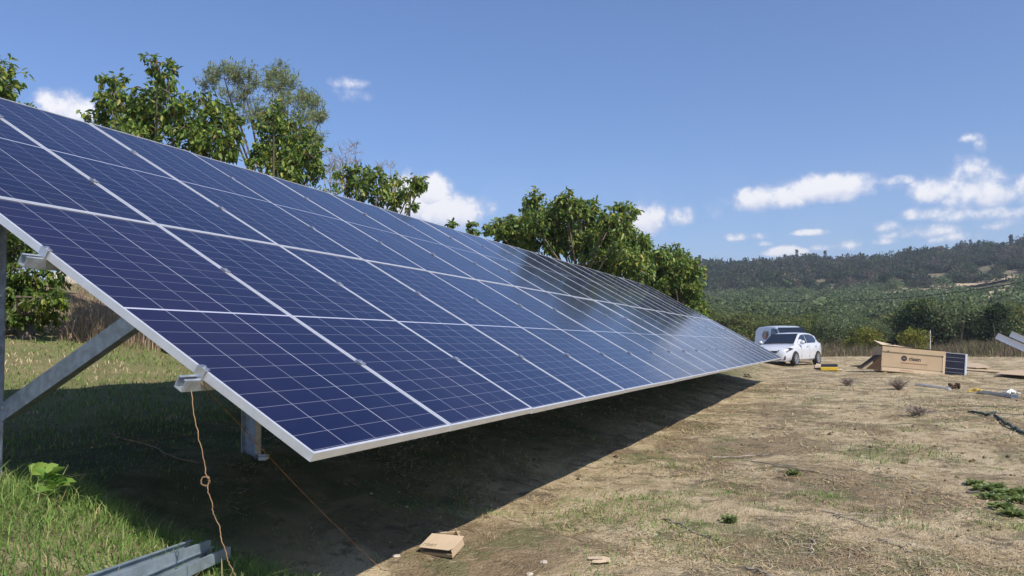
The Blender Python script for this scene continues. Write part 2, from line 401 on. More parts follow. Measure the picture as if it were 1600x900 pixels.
def strip(name, px_pts, width, m, lift=0.06):
    """a path draped over the terrain"""
    pts = [ground_px(*p) for p in px_pts]; vs = []; n = 0
    dense = []
    for a, b_ in zip(pts[:-1], pts[1:]):
        for t in np.linspace(0, 1, 8, endpoint=False): dense.append(a*(1-t)+b_*t)
    dense.append(pts[-1])
    for i, p in enumerate(dense):
        d = dense[min(i+1, len(dense)-1)]-dense[max(i-1, 0)]; d = d[:2]/(np.linalg.norm(d[:2])+1e-9); s_ = np.array([-d[1], d[0]])
        w = width*(0.75+0.5*math.sin(i*1.7)**2)
        for e in np.linspace(-.5, .5, 5):
            q = p[:2]+s_*w*e; vs.append((q[0], q[1], hz(q[0], q[1])+lift))
    fs = [(i*5+j, i*5+j+1, i*5+j+6, i*5+j+5) for i in range(len(dense)-1) for j in range(4)]
    o = mesh_np(name, vs, fs, None, [m]); return o

# ------------------------------------------------------------------ the solar array
ct, st = math.cos(TILT), math.sin(TILT)
EV = Vector((0, ct, st)); EN = Vector((0, -st, ct)); EX = Vector((1, 0, 0))
def tp(u, v, n=0.0): return EX*u+EV*v+EN*n
TOPN = 0.0                                 # upper frame edge lies in the plane n = 0
def build_array():
    root = empty('solar_array', (11.16, 2.33, hz(11.16, 2.33)), 0, 'long tilted solar array of blue panels in two rows on galvanised steel posts', 'solar array')
    R3 = Matrix((EX, EV, EN)).transposed()
    rot = R3.to_euler()
    base = Vector(root.location)
    # one module: frame with the glass as a sub-part
    fr = MB(); H = 0.036; lw = 0.012
    prof = [(0, -H), (0, 0), (lw, 0), (lw, -.006), (.003, -.006), (.003, -H+.002), (.026, -H+.002), (.026, -H)]
    for (p0, p1, ax) in (((0, 0, 0), (PW, 0, 0), (0, 1, 0)), ((PW, PL, 0), (0, PL, 0), (0, -1, 0)), ((0, PL-.0005, 0), (0, .0005, 0), (1, 0, 0)), ((PW, .0005, 0), (PW, PL-.0005, 0), (-1, 0, 0))):
        # side rails sit a hair lower so that no two faces share a plane
        dz = 0.0 if ax[1] else -.0008
        fr.prism([(a+(0.0004 if ax[0] else 0), b_+dz) for a, b_ in prof], p0, p1, ax, (0, 0, 1))
    frame0 = fr.build('solar_panel', M['alu'], root, loc=tp(.006, .005)-base, rot=rot)
    gw, gl = PW-0.024, PL-0.024
    me = bpy.data.meshes.new('glass')
    z = -.0035
    me.from_pydata([(lw, lw, z), (lw+gw, lw, z), (lw+gw, lw+gl, z), (lw, lw+gl, z)], [], [(0, 1, 2, 3)])
    uvl = me.uv_layers.new(name='UVMap')
    for li, uvc in enumerate(((0, 0), (gw, 0), (gw, gl), (0, gl))): uvl.data[li].uv = uvc
    me.materials.append(M['cells'])
    g0 = bpy.data.objects.new('glass', me); COL.objects.link(g0); g0.parent = frame0
    bs = MB(); bs.box((PW/2, PL/2, -.009), (gw+.008, gl+.008, .004)); back0 = bs.build('backsheet', M['backsheet'], frame0)
    rr = random.Random(3)
    for j in range(2):
        for i in range(20):
            o = frame0 if (i == 0 and j == 0) else copy_tree(frame0, root)
            jit = rr.uniform(-.0015, .0015)
            o.location = tp(.006+i*UP, .005+j*VP, jit if (i or j) else 0)-base
            o.rotation_euler = (rot.x+rr.uniform(-.0022, .0022), rot.y+rr.uniform(-.003, .003), rot.z)
    # purlins: lipped channels, opening upward, sticking out past the first module
    pv = [.62, 1.67, VP+.62, VP+1.67]; pd = 0.050
    for v in pv:
        mb = MB(); w, h, t, lip = .044, pd, .004, .010
        pr = [(-w/2-lip, 0), (-w/2, 0), (-w/2, -h+t), (w/2, -h+t), (w/2, 0), (w/2+lip, 0), (w/2+lip, t), (w/2-t, t), (w/2-t, -h+2*t), (-w/2+t, -h+2*t), (-w/2+t, t), (-w/2-lip, t)]
        pr = [(-w/2, 0), (-w/2, -h), (w/2, -h), (w/2, 0), (w/2-.014, 0), (w/2-.014, -t), (w/2-t, -t), (w/2-t, -h+t), (-w/2+t, -h+t), (-w/2+t, -t), (-w/2+.014, -t), (-w/2+.014, 0)]
        mb.prism(pr, tp(-.082, v, -.0372), tp(22.45, v, -.0372), EV, EN)
        mb.build('purlin', M['galv'], root, world=True)
    # clamps
    e0 = MB(); e0.box((0, 0, .003), (.026, .045, .005)); e0.box((-.014, 0, -.018), (.005, .045, .046)); e0.disc((-.002, 0, .009), (0, 0, 1), .008, .008, 10)
    m0 = MB(); m0.box((0, 0, .003), (.042, .045, .004)); m0.disc((0, 0, .008), (0, 0, 1), .0075, .007, 10)
    me_end = e0.build('end_clamp', M['bolt'], root); me_mid = m0.build('mid_clamp', M['bolt'], root)
    first_e = first_m = True
    for v in pv:
        for i in range(21):
            ends = i in (0, 20)
            src = me_end if ends else me_mid
            if ends: o = src if first_e else src.copy(); fe = first_e; first_e = False
            else: o = src if first_m else src.copy(); fe = first_m; first_m = False
            if not fe: COL.objects.link(o)
            u = i*UP+(.008 if i == 0 else -.008 if i == 20 else 0)
            o.location = tp(u, v, 0.0022)-base; o.rotation_euler = rot
            if i == 20: o.rotation_euler = (R3 @ Matrix.Rotation(PI, 3, 'Z')).to_euler()
    # posts, rafters and struts
    hp, bp_, t = .13, .07, .006
    ipr = [(-bp_/2, -hp/2), (bp_/2, -hp/2), (bp_/2, -hp/2+t), (t/2, -hp/2+t), (t/2, hp/2-t), (bp_/2, hp/2-t), (bp_/2, hp/2), (-bp_/2, hp/2), (-bp_/2, hp/2-t), (-t/2, hp/2-t), (-t/2, -hp/2+t), (-bp_/2, -hp/2+t)]
    for i in range(11):
        x = (.40+2.02*i if i else .385); yp = 2.36
        if i == 10: x = 21.75
        rn = -.0372-pd-.001
        ztop = (yp*st/ct)+rn/ct-.02
        mb = MB(); mb.prism(ipr, (x+(.016 if i == 0 else 0), yp, hz(x, yp)-.35), (x-(.012 if i == 0 else 0), yp, ztop), (0, 1, 0) if i == 0 else (1, 0, 0), (-1, 0, 0) if i == 0 else (0, 1, 0))
        mb.box((x, yp, ztop-.16), (.165, .09, .006)); mb.build('post', M['galv'], root, world=True)
        mb = MB(); cpr = [(-.03, 0), (.03, 0), (.03, -.11), (-.03, -.11)]
        cpr = [(.03, 0), (-.03, 0), (-.03, -.11), (.03, -.11), (.03, -.105), (-.024, -.105), (-.024, -.005), (.03, -.005)]
        xr = x+.085
        mb.prism(cpr, tp(xr, .42, rn), tp(xr, 4.18, rn), EX, EN); mb.build('rafter', M['galv'], root, world=True)
        mb = MB(); a = Vector((xr, yp-.02, .06)); bz = Vector((xr, 1.36, .06+.511*(yp-.02-1.36)))
        mb.bar(a, bz, .055, .09); mb.disc(a+Vector((0.034, 0.0, 0.01)), (1, 0, 0), .012, .02, 8); mb.build('strut', M['galv'], root, world=True)
        mb = MB()
        for e_ in (.03, -.03): mb.disc(a+Vector((-.032, e_, .02-e_*.5)), (1, 0, 0), .010, .012, 6); mb.disc((x-.038, yp+e_, .10+e_), (1, 0, 0), .010, .012, 6)
        for zz in (.35, .40): mb.disc((x-.037, yp-.045, zz), (1, 0, 0), .009, .012, 6)
        mb.build('bolts', M['bolt'], root, world=True)
    return root
ARRAY = build_array()

# the bare frame waiting for panels on the right: its rafters reach into the picture
def build_next_frame():
    root_p = ground_px(1640, 640)
    a1, b1 = at(1557, 524.5, 13.0), at(1640, 562, 12.6)
    a2, b2 = at(1579, 521.5, 13.9), at(1660, 556, 13.5)
    root = empty('mounting_frame', (float(b1[0]), float(b1[1]), hz(b1[0], b1[1])), 0, 'bare metal rafters of an unfinished panel frame at the right edge', 'metal frame')
    for a, b_ in ((a1, b1), (a2, b2)):
        a, b_ = Vector(a), Vector(b_); d = (b_-a).normalized()
        e = a+d*3.2
        mb = MB(); sd = d.cross(Vector((0, 0, 1))).normalized(); up = sd.cross(d)
        mb.prism([(.035, .05), (-.035, .05), (-.035, -.05), (.035, -.05), (.035, -.045), (-.03, -.045), (-.03, .045), (.035, .045)], a, e, sd, up)
        mb.build('rafter', M['alu'], root, world=True)
        for q in (1.6, 3.0):
            p = a+d*q; mb = MB(); zt = p.z-.056
            zb = hz(p.x, p.y)-.3
            if zt > zb+.2:
                mb.box((p.x, p.y, (zt+zb)/2), (.09, .09, zt-zb)); mb.build('post', M['galv'], root, world=True)
build_next_frame()

# ------------------------------------------------------------------ foliage
def leaves(P, D, L, W, cols, fold=0.25, droop=0.0):
    """folded leaf blades: base point, direction, length, width"""
    n = len(P); D = D/np.linalg.norm(D, axis=1, keepdims=True)
    up = np.tile([0, 0, 1.0], (n, 1))+RNG.normal(0, .45, (n, 3))
    S = np.cross(D, up); S /= np.linalg.norm(S, axis=1, keepdims=True)+1e-9; U = np.cross(S, D)
    L = np.asarray(L)[:, None]; W = np.asarray(W)[:, None]
    b = P; t = P+D*L-U*L*droop
    m1 = P+D*L*.33; m2 = P+D*L*.70-U*L*droop*.45
    l1 = m1+S*W*.5+U*W*fold; r1 = m1-S*W*.5+U*W*fold; l2 = m2+S*W*.42+U*W*fold; r2 = m2-S*W*.42+U*W*fold
    V = np.stack([b, l1, l2, t, r2, r1], 1).reshape(-1, 3)
    k = np.arange(n)[:, None]*6
    Fq = np.concatenate([k+np.array([0, 1, 2, 3]), k+np.array([0, 3, 4, 5])], 0)
    return V, Fq, np.repeat(cols, 6, 0)
def pal(n, cols, w, jit=.16):
    c = np.array(cols)[RNG.choice(len(cols), n, p=np.array(w)/sum(w))]
    return np.clip(c*(1+RNG.normal(0, jit, (n, 1))), 0.004, 1)*(1+RNG.normal(0, .05, (n, 3)))
GREEN = [(.20, .285, .055), (.14, .22, .045), (.07, .13, .03), (.34, .38, .07), (.48, .42, .09), (.32, .21, .09)]
GW = [.36, .28, .18, .13, .03, .02]
def unit(n):
    v = RNG.normal(0, 1, (n, 3)); return v/np.linalg.norm(v, axis=1, keepdims=True)
def broad_tree(name, clumps, depth, leaf, label, cat='tree', group=None, base_px=None, dens=1.0, dsp=1.0, cols=GREEN, cw=GW, low=True, trunk_r=.10):
    """clumps: (px, py, radius px) read off the photograph, spread in depth around the tree's axis"""
    cl = []
    cx = np.mean([c[0] for c in clumps]); cyp = np.mean([c[1] for c in clumps])
    for (px, py, r) in clumps:
        d = depth+RNG.uniform(-1, 1)*dsp
        cl.append((at(px, py, d), r*d/F))
    bx = at(base_px if base_px else cx, 500, depth); bx[2] = hz(bx[0], bx[1])
    zlow = min(c[0][2] for c in cl)
    if low:      # the part of the crown hidden by the array
        for k in range(3):
            a = RNG.uniform(0, 2*PI); q = bx+np.array([math.cos(a)*RNG.uniform(.3, 1.3), math.sin(a)*RNG.uniform(.3, 1.1), 0])
            q[2] = bx[2]+RNG.uniform(.42, .95)*(zlow-bx[2])
            cl.append((q, RNG.uniform(.35, .55)))
    root = empty(name, tuple(map(float, bx)), 0, label, cat, group)
    tb = MB(); fork = bx+(np.mean([c[0] for c in cl], 0)-bx)*.34
    j = lambda s: RNG.normal(0, s, 3)
    tb.tube([bx-np.array([0, 0, .2]), bx+(fork-bx)*.5+j(.05), fork], [trunk_r*1.15, trunk_r*.95, trunk_r*.8], 8)
    PP = []; DD = []; SZ = []
    for c, r in cl:
        mid = fork+(c-fork)*.5+np.array([0, 0, .12])+j(.12)
        tb.tube([fork, mid, c], [trunk_r*.40, trunk_r*.22, trunk_r*.09], 5, False)
        nt = max(12, int(58*dens*(r/.3)**2)); tw = unit(nt); tw[:, 2] = tw[:, 2]*.8+.15
        for d in tw:
            out = RNG.random() > .87; rad = r*(RNG.uniform(1.3, 1.7) if out else 1.35*RNG.uniform(.1, 1.0)**.6); e = c+d*rad
            if out or RNG.random() < .25: tb.tube([c+j(.03), c+d*rad*.5+j(.03), e], [trunk_r*.12, trunk_r*.08, .004], 3, False)
            nl = int(RNG.integers(6, 12))
            PP.append(e+RNG.normal(0, r*.16 if not out else min(.05, r*.14), (nl, 3))); v = unit(nl)*.75+d*.35; v[:, 2] -= RNG.uniform(.25, .95, nl); DD.append(v)
    tb.build('trunk', M['bark'], root, world=True, smooth=True)
    P = np.concatenate(PP); D = np.concatenate(DD); n = len(P)
    L = leaf*RNG.uniform(.6, 1.25, n)
    V, Fq, C = leaves(P, D, L, L*RNG.uniform(.38, .52, n), pal(n, cols, cw), .14, .22)
    o = mesh_np('crown', V-bx, Fq, C, [M['leaf']], root)
    return root
def fine_tree(name, clumps, depth, label, n_per, leaf, cols, cw, base_px, trunk_r=.10, dsp=1.2, twig_m='bark', leafw=.22, spread=1.0, cat='tree'):
    """airy tree: many thin upswept twigs with small narrow leaves"""
    bx = at(base_px, 500, depth); bx[2] = hz(bx[0], bx[1])
    root = empty(name, tuple(map(float, bx)), 0, label, cat)
    tb = MB(); P = []; D = []
    cl = [(at(px, py, depth+RNG.uniform(-1, 1)*dsp), r*depth/F) for px, py, r in clumps]
    cen = np.mean([c[0] for c in cl], 0); fork = bx+(cen-bx)*.4
    tb.tube([bx-np.array([0, 0, .2]), (bx+fork)/2+RNG.normal(0, .05, 3), fork], [trunk_r*1.2, trunk_r, trunk_r*.8], 7)
    for c, r in cl:
        mid = fork+(c-fork)*.55+RNG.normal(0, .12, 3)
        tb.tube([fork, mid, c], [trunk_r*.32, trunk_r*.2, trunk_r*.09], 5, False)
        for k in range(max(3, int(n_per))):
            d = unit(1)[0]*spread; d[2] = abs(d[2])*.6+.30; d /= np.linalg.norm(d)
            s = c+unit(1)[0]*r*.35; ln = r*RNG.uniform(.6, 1.2)
            pts = [s, s+d*ln*.5+RNG.normal(0, ln*.06, 3), s+d*ln+RNG.normal(0, ln*.12, 3)]
            tb.tube(pts, [.007, .005, .002] if not leaf else [.006, .004, .0015], 3, False)
            for q in range(2):
                d2 = d+unit(1)[0]*.7; s2 = pts[1]; e2 = s2+d2*ln*.4
                tb.tube([s2, e2], [.004, .002] if not leaf else [.003, .0012], 3, False)
                if leaf:
                    m = int(RNG.integers(12, 22)); tt = RNG.uniform(.1, 1.1, (m, 1)); P.append(s2+(e2-s2)*tt+RNG.normal(0, .03, (m, 3))); D.append(d2*.4+unit(m)*.8)
            if leaf:
                m = int(RNG.integers(10, 20)); tt = RNG.uniform(.2, 1.1, (m, 1)); P.append(pts[0]+(pts[2]-pts[0])*tt+RNG.normal(0, .04, (m, 3))); D.append(d*.4+unit(m)*.8)
    tb.build('trunk', M[twig_m], root, world=True, smooth=True)
    if leaf:
        P = np.concatenate(P); D = np.concatenate(D); n = len(P); L = leaf*RNG.uniform(.6, 1.3, n)
        V, Fq, C = leaves(P, D, L, L*leafw, pal(n, cols, cw), .1, .1)
        mesh_np('crown', V-bx, Fq, C, [M['leaf_dull']], root)
    return root
LEAF = .104
broad_tree('walnut_tree', [(2,122,20),(-26,118,34),(8,140,16),(-50,150,40),(-15,160,30)], 12.0, LEAF, 'leafy green tree at the far left edge above the panels', base_px=-60)
broad_tree('walnut_tree', [(173,128,15),(172,150,17),(158,192,19),(186,168,22),(215,160,18),(212,185,26),(247,104,15),(262,118,16),(256,142,17),(238,170,20),(240,200,28),(274,172,22),(285,196,26),(306,158,15),(325,160,12),(338,178,18),(352,192,16),(312,200,24),(338,220,24),(300,222,22),(352,235,18),(190,205,16),(368,212,14),(318,236,16)],
           12.6, LEAF, 'large broad leaved tree behind the panels with a tall tuft rising from its crown', dens=1.0, dsp=.8)
broad_tree('walnut_tree', [(428,178,14),(422,196,18),(446,196,17),(440,222,24),(470,212,18),(410,232,16),(458,244,24),(482,240,18),(425,256,22),(452,272,22),(484,268,16),(398,250,12),(494,236,8)],
           14.2, LEAF, 'dense broad leaved tree standing in front of the thin airy tree', dsp=.8)
broad_tree('walnut_tree', [(534,272,13),(552,268,10),(548,292,15),(572,278,13),(588,270,12),(590,294,18),(615,282,12),(622,304,16),(648,282,10),(642,300,12),(658,290,8),(640,322,12),(566,300,16),(606,318,16)],
           16.0, LEAF, 'loose broad leaved tree in front of the white cloud', dsp=.8, dens=.8)
broad_tree('walnut_tree', [(738,356,7),(742,366,6),(705,352,5),(725,375,10)], 18.5, LEAF, 'small tree top just showing over the middle of the array', dsp=.4)
broad_tree('walnut_tree', [(772,358,12),(792,352,14),(812,358,16),(835,306,9),(832,326,13),(836,350,18),(824,374,20),(862,332,15),(882,310,11),(884,332,15),(872,358,22),(906,326,13),(922,332,14),(924,356,22),(948,342,13),(968,326,10),(985,334,10),(975,352,15),(950,378,26),(984,384,20),(1004,398,16),(1010,382,9),(978,412,24),(912,386,22),(868,384,18),(790,372,12),(940,410,22),(1000,424,18)],
           24.5, .145, 'wide dense tree with ragged top behind the far half of the array', dsp=1.2, trunk_r=.13)
broad_tree('walnut_tree', [(1034,404,13),(1052,396,13),(1026,420,18),(1048,420,20),(1068,412,14),(1082,424,11),(1074,440,18),(1052,446,22),(1030,446,18),(1084,456,12),(1068,468,16),(1090,478,9),(1046,474,16),(1100,486,6)],
           27.5, .15, 'lower rounded tree beyond the far end of the array', dsp=1.0, dens=1.1)
OL = [(.30, .36, .17), (.22, .28, .125), (.36, .38, .21)]
fine_tree('almond_tree', [(332,135,26),(350,120,20),(380,125,24),(395,150,28),(362,158,26),(425,140,22),(440,120,22),(450,140,26),(440,165,28),(478,158,20),(490,165,20),(465,190,26),(498,190,18),(480,215,24),(405,190,28),(375,190,24),(492,225,16),(430,205,24)], 19.5,
          'thin grey green airy tree between the leafy trees', 17, .085, OL, [.5, .3, .2], 430, .12)
fine_tree('bare_tree', [(515,262,26),(535,248,26),(520,285,24),(550,235,20),(503,270,22),(545,272,20),(500,240,20),(528,268,24),(556,256,14)], 17.5, 'leafless twiggy tree beside the airy tree', 13, 0, None, None, 520, .06, .6, 'twig')
fine_tree('bare_tree', [(596,264,16),(610,262,14),(585,276,16),(628,282,12)], 17.2, 'few bare twigs rising above the loose tree', 8, 0, None, None, 600, .05, .5, 'twig')
# the foliage seen under the high side of the array at the left
broad_tree('leafy_shrub', [(-15,370,40),(25,360,24),(20,395,26),(60,385,22),(85,372,18),(-30,400,30),(65,410,16),(100,420,12),(45,345,20)], 14.5, LEAF, 'shaded lower boughs of a tree seen under the panels at the left', cat='shrub', base_px=-20, low=False, dsp=.5)
broad_tree('leafy_shrub', [(18,432,20),(45,430,20),(75,440,18),(10,460,22),(40,462,24),(70,465,20),(90,470,12),(20,490,20),(55,494,20),(82,492,14),(10,500,16),(-20,470,30)], 12.0, LEAF, 'bright green leafy shrub on the lawn left of the steel strut', cat='shrub', base_px=30, low=False, dsp=.45, dens=1.1, cols=[(.12,.19,.03),(.08,.14,.025),(.22,.26,.04)], cw=[.5,.3,.2])

# ------------------------------------------------------------------ distant bushes, groves and woods
def bush_mesh(name, h, w, n, cols, cw, leaf, shape=0.0, trunk=True, gaps=.5):
    """crown mesh for a far tree or bush: leaf clumps on lobes"""
    k = max(4, int(5+w*1.2)); cen = unit(k)*np.array([w*.32, w*.32, h*.26]); cen[:, 2] += h*.58
    if shape: cen = np.array([[0, 0, h*t] for t in np.linspace(.2, .9, k)])+RNG.normal(0, w*.06, (k, 3))
    rad = RNG.uniform(.2, .36, k)*w*(1 if not shape else .75)
    if shape: rad = rad*np.linspace(1.2, .45, k)
    idx = RNG.integers(0, k, n); d = unit(n); rr = RNG.uniform(.35, 1.08, n)**.6
    P = cen[idx]+d*(rad[idx]*rr)[:, None]*np.array([1, 1, .85]); P[:, 2] = np.maximum(P[:, 2], .05*h)
    D = d*.6+unit(n)*.7; D[:, 2] += .15
    L = leaf*RNG.uniform(.6, 1.4, n)
    V, Fq, C = leaves(P, D, L, L*.6, pal(n, cols, cw, .22), .12, .15)
    return V, Fq, C
def variant(kind, h, w, n, cols, cw, leaf, shape=0.0):
    V, Fq, C = bush_mesh(kind, h, w, n, cols, cw, leaf, shape)
    root = empty(kind, (0, 0, 0)); mesh_np('crown', V, Fq, C, [M['leaf_dull']], root)
    tb = MB()
    for a in (0, 2.1, 4.3):
        tb.tube([(0, 0, -.3), (math.cos(a)*w*.06, math.sin(a)*w*.06, h*.25), (math.cos(a)*w*.2, math.sin(a)*w*.2, h*.6)], [.03*h, .02*h, .006*h], 5, False)
    tb.build('trunk', M['bark'], root)
    return root
OLIVE = [(.20, .255, .13), (.145, .19, .09), (.215, .24, .135), (.17, .20, .06)]
SCRUB = [(.18, .215, .075), (.125, .16, .055), (.25, .255, .10), (.28, .22, .11)]
DARKG = [(.050, .075, .036), (.065, .092, .042), (.04, .058, .03)]
YEL = [(.26, .26, .05), (.17, .20, .04), (.32, .28, .06)]
used = set()
def place(src, p, s, rz, label, cat, group):
    if src.name not in used: o = src; used.add(src.name)
    else: o = copy_tree(src)
    o.location = tuple(map(float, p)); o.scale = (s*RNG.uniform(.9, 1.15), s*RNG.uniform(.9, 1.15), s); o.rotation_euler = (0, 0, rz)
    tag(o, label, cat, group); return o
def az_pt(px, r):
    d = ray(px, 540); d2 = d[:2]/np.linalg.norm(d[:2]); p = CP[:2]+d2*r
    return np.array([p[0], p[1], hz(p[0], p[1])])
ROAD = [(1385,461),(1420,459),(1460,455),(1500,449),(1545,444),(1600,436),(1640,430)]
TRACKS = ([(1578,448),(1572,462),(1562,476),(1552,488)], [(1556,456),(1548,468),(1536,482)])
ROAD_R = [(q[0], float(np.hypot(*(ground_px(*q)[:2]-CP[:2])))) for q in ROAD]
TRACK_P = [[ground_px(*q) for q in t] for t in TRACKS]
GAPS = [(q[0], float(np.hypot(*(ground_px(q[0], q[1])[:2]-CP[:2]))), q[2]) for q in ((1288, 440, 16), (1306, 448, 8), (1340, 428, 10), (1470, 430, 26), (1545, 418, 22), (1405, 440, 14), (1225, 432, 10), (1180, 448, 12), (1590, 425, 18), (1420, 416, 8))]
def clear_of_paths(px, r, tall=False):
    for gx, gr, gw in GAPS:
        if abs(px-gx) < gw and -34 < r-gr < 10: return False
    if 1375 < px < 1650:
        rp = np.interp(px, [q[0] for q in ROAD_R], [q[1] for q in ROAD_R])
        if (-70 if tall else -24) < r-rp < 8 and RNG.random() < .95: return False
    p = az_pt(px, r)
    for t in TRACK_P:
        for a, b_ in zip(t[:-1], t[1:]):
            ab = (b_-a)[:2]; u = np.clip(np.dot(p[:2]-a[:2], ab)/np.dot(ab, ab), 0, 1)
            if np.linalg.norm(p[:2]-a[:2]-ab*u) < 3.2: return False
    return True
def belt():
    sv = [variant('scrub_bush', 3.4, 3.6, 2600, SCRUB, [.4, .35, .2, .05], .20) for _ in range(3)]
    ov = [variant('wild_olive', 3.8, 3.8, 2600, OLIVE, [.45, .3, .2, .05], .18) for _ in range(3)]
    dv = [variant('dark_bush', 3.6, 3.4, 2400, DARKG, [.4, .4, .2], .20) for _ in range(2)]
    for i in range(64):                       # the hedge-like belt at the end of the field
        px = 1075+i*8.8+RNG.uniform(-6, 6); r = RNG.uniform(63, 86)
        u = RNG.random()
        src, lab, cat = (sv[i % 3], 'dull green scrub bush in the belt at the end of the field', 'bush') if u < .5 else \
                        (ov[i % 3], 'grey green wild olive in the belt at the end of the field', 'tree') if u < .88 else (dv[i % 2], 'dark green bush in the belt at the end of the field', 'bush')
        s = RNG.uniform(.48, .84)*(1.22 if px > 1420 else 1.0)
        place(src, az_pt(px, r), s, RNG.uniform(0, 6), lab, cat, {'s': 'scrub bushes along the field edge', 'w': 'wild olives along the field edge', 'd': 'dark bushes along the field edge'}[lab[0] if lab[0] != 'g' else 'w'] if lab[0] != 'd' else ('scrub bushes along the field edge' if 'scrub' in lab else 'dark bushes along the field edge'))
    yv = variant('broom_shrub', 1.7, 1.9, 1500, YEL, [.4, .4, .2], .13)
    for px, r, s, lab in ((1356, 60, .95, 'larger yellow green shrub left of the carton at the field edge'), (1426, 58, .9, 'yellow green shrub rising behind the top of the carton'), (1330, 61, .55, 'small yellow green shrub beside the larger one at the field edge')):
        place(yv, az_pt(px, r), s, RNG.uniform(0, 6), lab, 'shrub', None)
    # olive grove on the slope: planted rows
    gv = [variant('olive_tree', 4.2, 4.4, 700, OLIVE, [.5, .28, .2, .02], .42) for _ in range(4)]
    n = 0
    for row in range(15):
        r = 100+row*13.5
        step = 60*70/r*1.0
        px = 1060+RNG.uniform(0, step)
        while px < 1640 and n < 292:
            p = az_pt(px+RNG.uniform(-5, 5), r+RNG.uniform(-3, 3))
            edge = 300 if px > 1350 else 275
            if r < edge and RNG.random() < .93 and clear_of_paths(px, r, True) is not False:
                place(gv[n % 4], p, RNG.uniform(.75, 1.1), RNG.uniform(0, 6), 'grey green olive tree in the grove on the slope', 'tree', 'olive trees in the grove'); n += 1
            px += step
    # skyline trees along the ridge
    tv = [variant('pine_tree', 6.5, 4.6, 420, DARKG, [.4, .4, .2], .75), variant('pine_tree', 8.5, 3.6, 380, DARKG, [.4, .3, .3], .7, 1.0), variant('pine_tree', 5.5, 5.0, 420, [(.045,.055,.028),(.06,.06,.035)], [.6,.4], .75)]
    for i in range(58):
        px = 1085+i*9.6+RNG.uniform(-5, 5)
        place(tv[RNG.choice(3, p=[.45, .25, .3])], az_pt(px, RNG.uniform(492, 520)), RNG.uniform(.6, 1.1), RNG.uniform(0, 6), 'dark tree on the skyline of the wooded hill', 'tree', 'trees along the ridge')
belt()
def woods():
    """the scrubby forest that covers the hill: one mass"""
    Vs = []; Fs = []; Cs = []; off = 0
    T = [bush_mesh('t', 1, 1, 70, [(1, 1, 1)], [1], .24) for _ in range(10)]
    for k in range(6200):
        px = RNG.uniform(1040, 1680); r = 300+212*RNG.random()**.85
        if clear_of_paths(px, r) is False: continue
        p = az_pt(px, r)
        f = math.sin(px*.021+r*.05)*math.sin(r*.09-px*.013+1)+.6*math.sin(px*.06-r*.03)
        if f > .75 and RNG.random() < .75: continue
        V, Fq, C = T[k % 10]
        big = RNG.random() < .14
        h = RNG.uniform(1.4, 3.6)*(1.8 if big else 1); w = RNG.uniform(2.2, 5.2)*(1.1 if big else 1); ang = RNG.uniform(0, 6.28); c, s = math.cos(ang), math.sin(ang)
        W = np.stack([(V[:, 0]*c-V[:, 1]*s)*w, (V[:, 0]*s+V[:, 1]*c)*w, V[:, 2]*h], 1)+p
        u = RNG.random()+.28*f
        base = np.array((.16, .125, .095) if u > 1.0 else (.115, .112, .078) if u > .72 else (.090, .112, .056) if u > .30 else (.065, .092, .045))
        Cs.append(C*base*RNG.uniform(.7, 1.35)); Vs.append(W); Fs.append(Fq+off); off += len(V)
    o = mesh_np('hill_woods', np.concatenate(Vs), np.concatenate(Fs), np.concatenate(Cs), [M['leaf_dull']])
    tag(o, 'dark scrubby woodland covering the distant hill', 'woods', kind='stuff')
    # undergrowth between the olive trees and the belt
    Vs = []; Fs = []; Cs = []; off = 0
    for k in range(2600):
        px = RNG.uniform(1040, 1680); r = 72+225*RNG.random()**1.1
        if clear_of_paths(px, r) is False: continue
        p = az_pt(px, r)
        V, Fq, C = T[k % 10]; h = RNG.uniform(.6, 1.5)*(r/150)**.3*(.5 if px > 1375 and r > 205 else 1); w = RNG.uniform(1.6, 4.0)*(r/150)**.3; ang = RNG.uniform(0, 6.28); c, s = math.cos(ang), math.sin(ang)
        W = np.stack([(V[:, 0]*c-V[:, 1]*s)*w, (V[:, 0]*s+V[:, 1]*c)*w, V[:, 2]*h], 1)+p
        base = np.array(((.12, .165, .058), (.15, .185, .07), (.19, .19, .085))[k % 3])
        Cs.append(C*base*RNG.uniform(.75, 1.25)); Vs.append(W); Fs.append(Fq+off); off += len(V)
    o = mesh_np('undergrowth', np.concatenate(Vs), np.concatenate(Fs), np.concatenate(Cs), [M['leaf_dull']])
    tag(o, 'low green undergrowth between the olive trees on the slope', 'undergrowth', kind='stuff')
woods()
def paths():
    o = strip('path', [(1385,461),(1420,459),(1460,455),(1500,449),(1545,444),(1600,436),(1640,430)], 9, M['sand'], .9); tag(o, 'pale earth road along the upper edge of the olive grove', 'path', kind='structure')
    o = strip('path', [(1578,448),(1572,462),(1562,476),(1552,488)], 3.0, M['sand'], .5); tag(o, 'steep earth track at the right through the olive grove', 'path', kind='structure')
    o = strip('path', [(1556,456),(1548,468),(1536,482)], 2.6, M['sand'], .5); tag(o, 'shorter earth track left of the steep track in the grove', 'path', kind='structure')
    o = strip('path', [(1424,462),(1436,456),(1452,452),(1468,452)], 16, M['sand'], .9); tag(o, 'bare sandy clearing at the foot of the wooded hill', 'clearing', kind='structure')
paths()

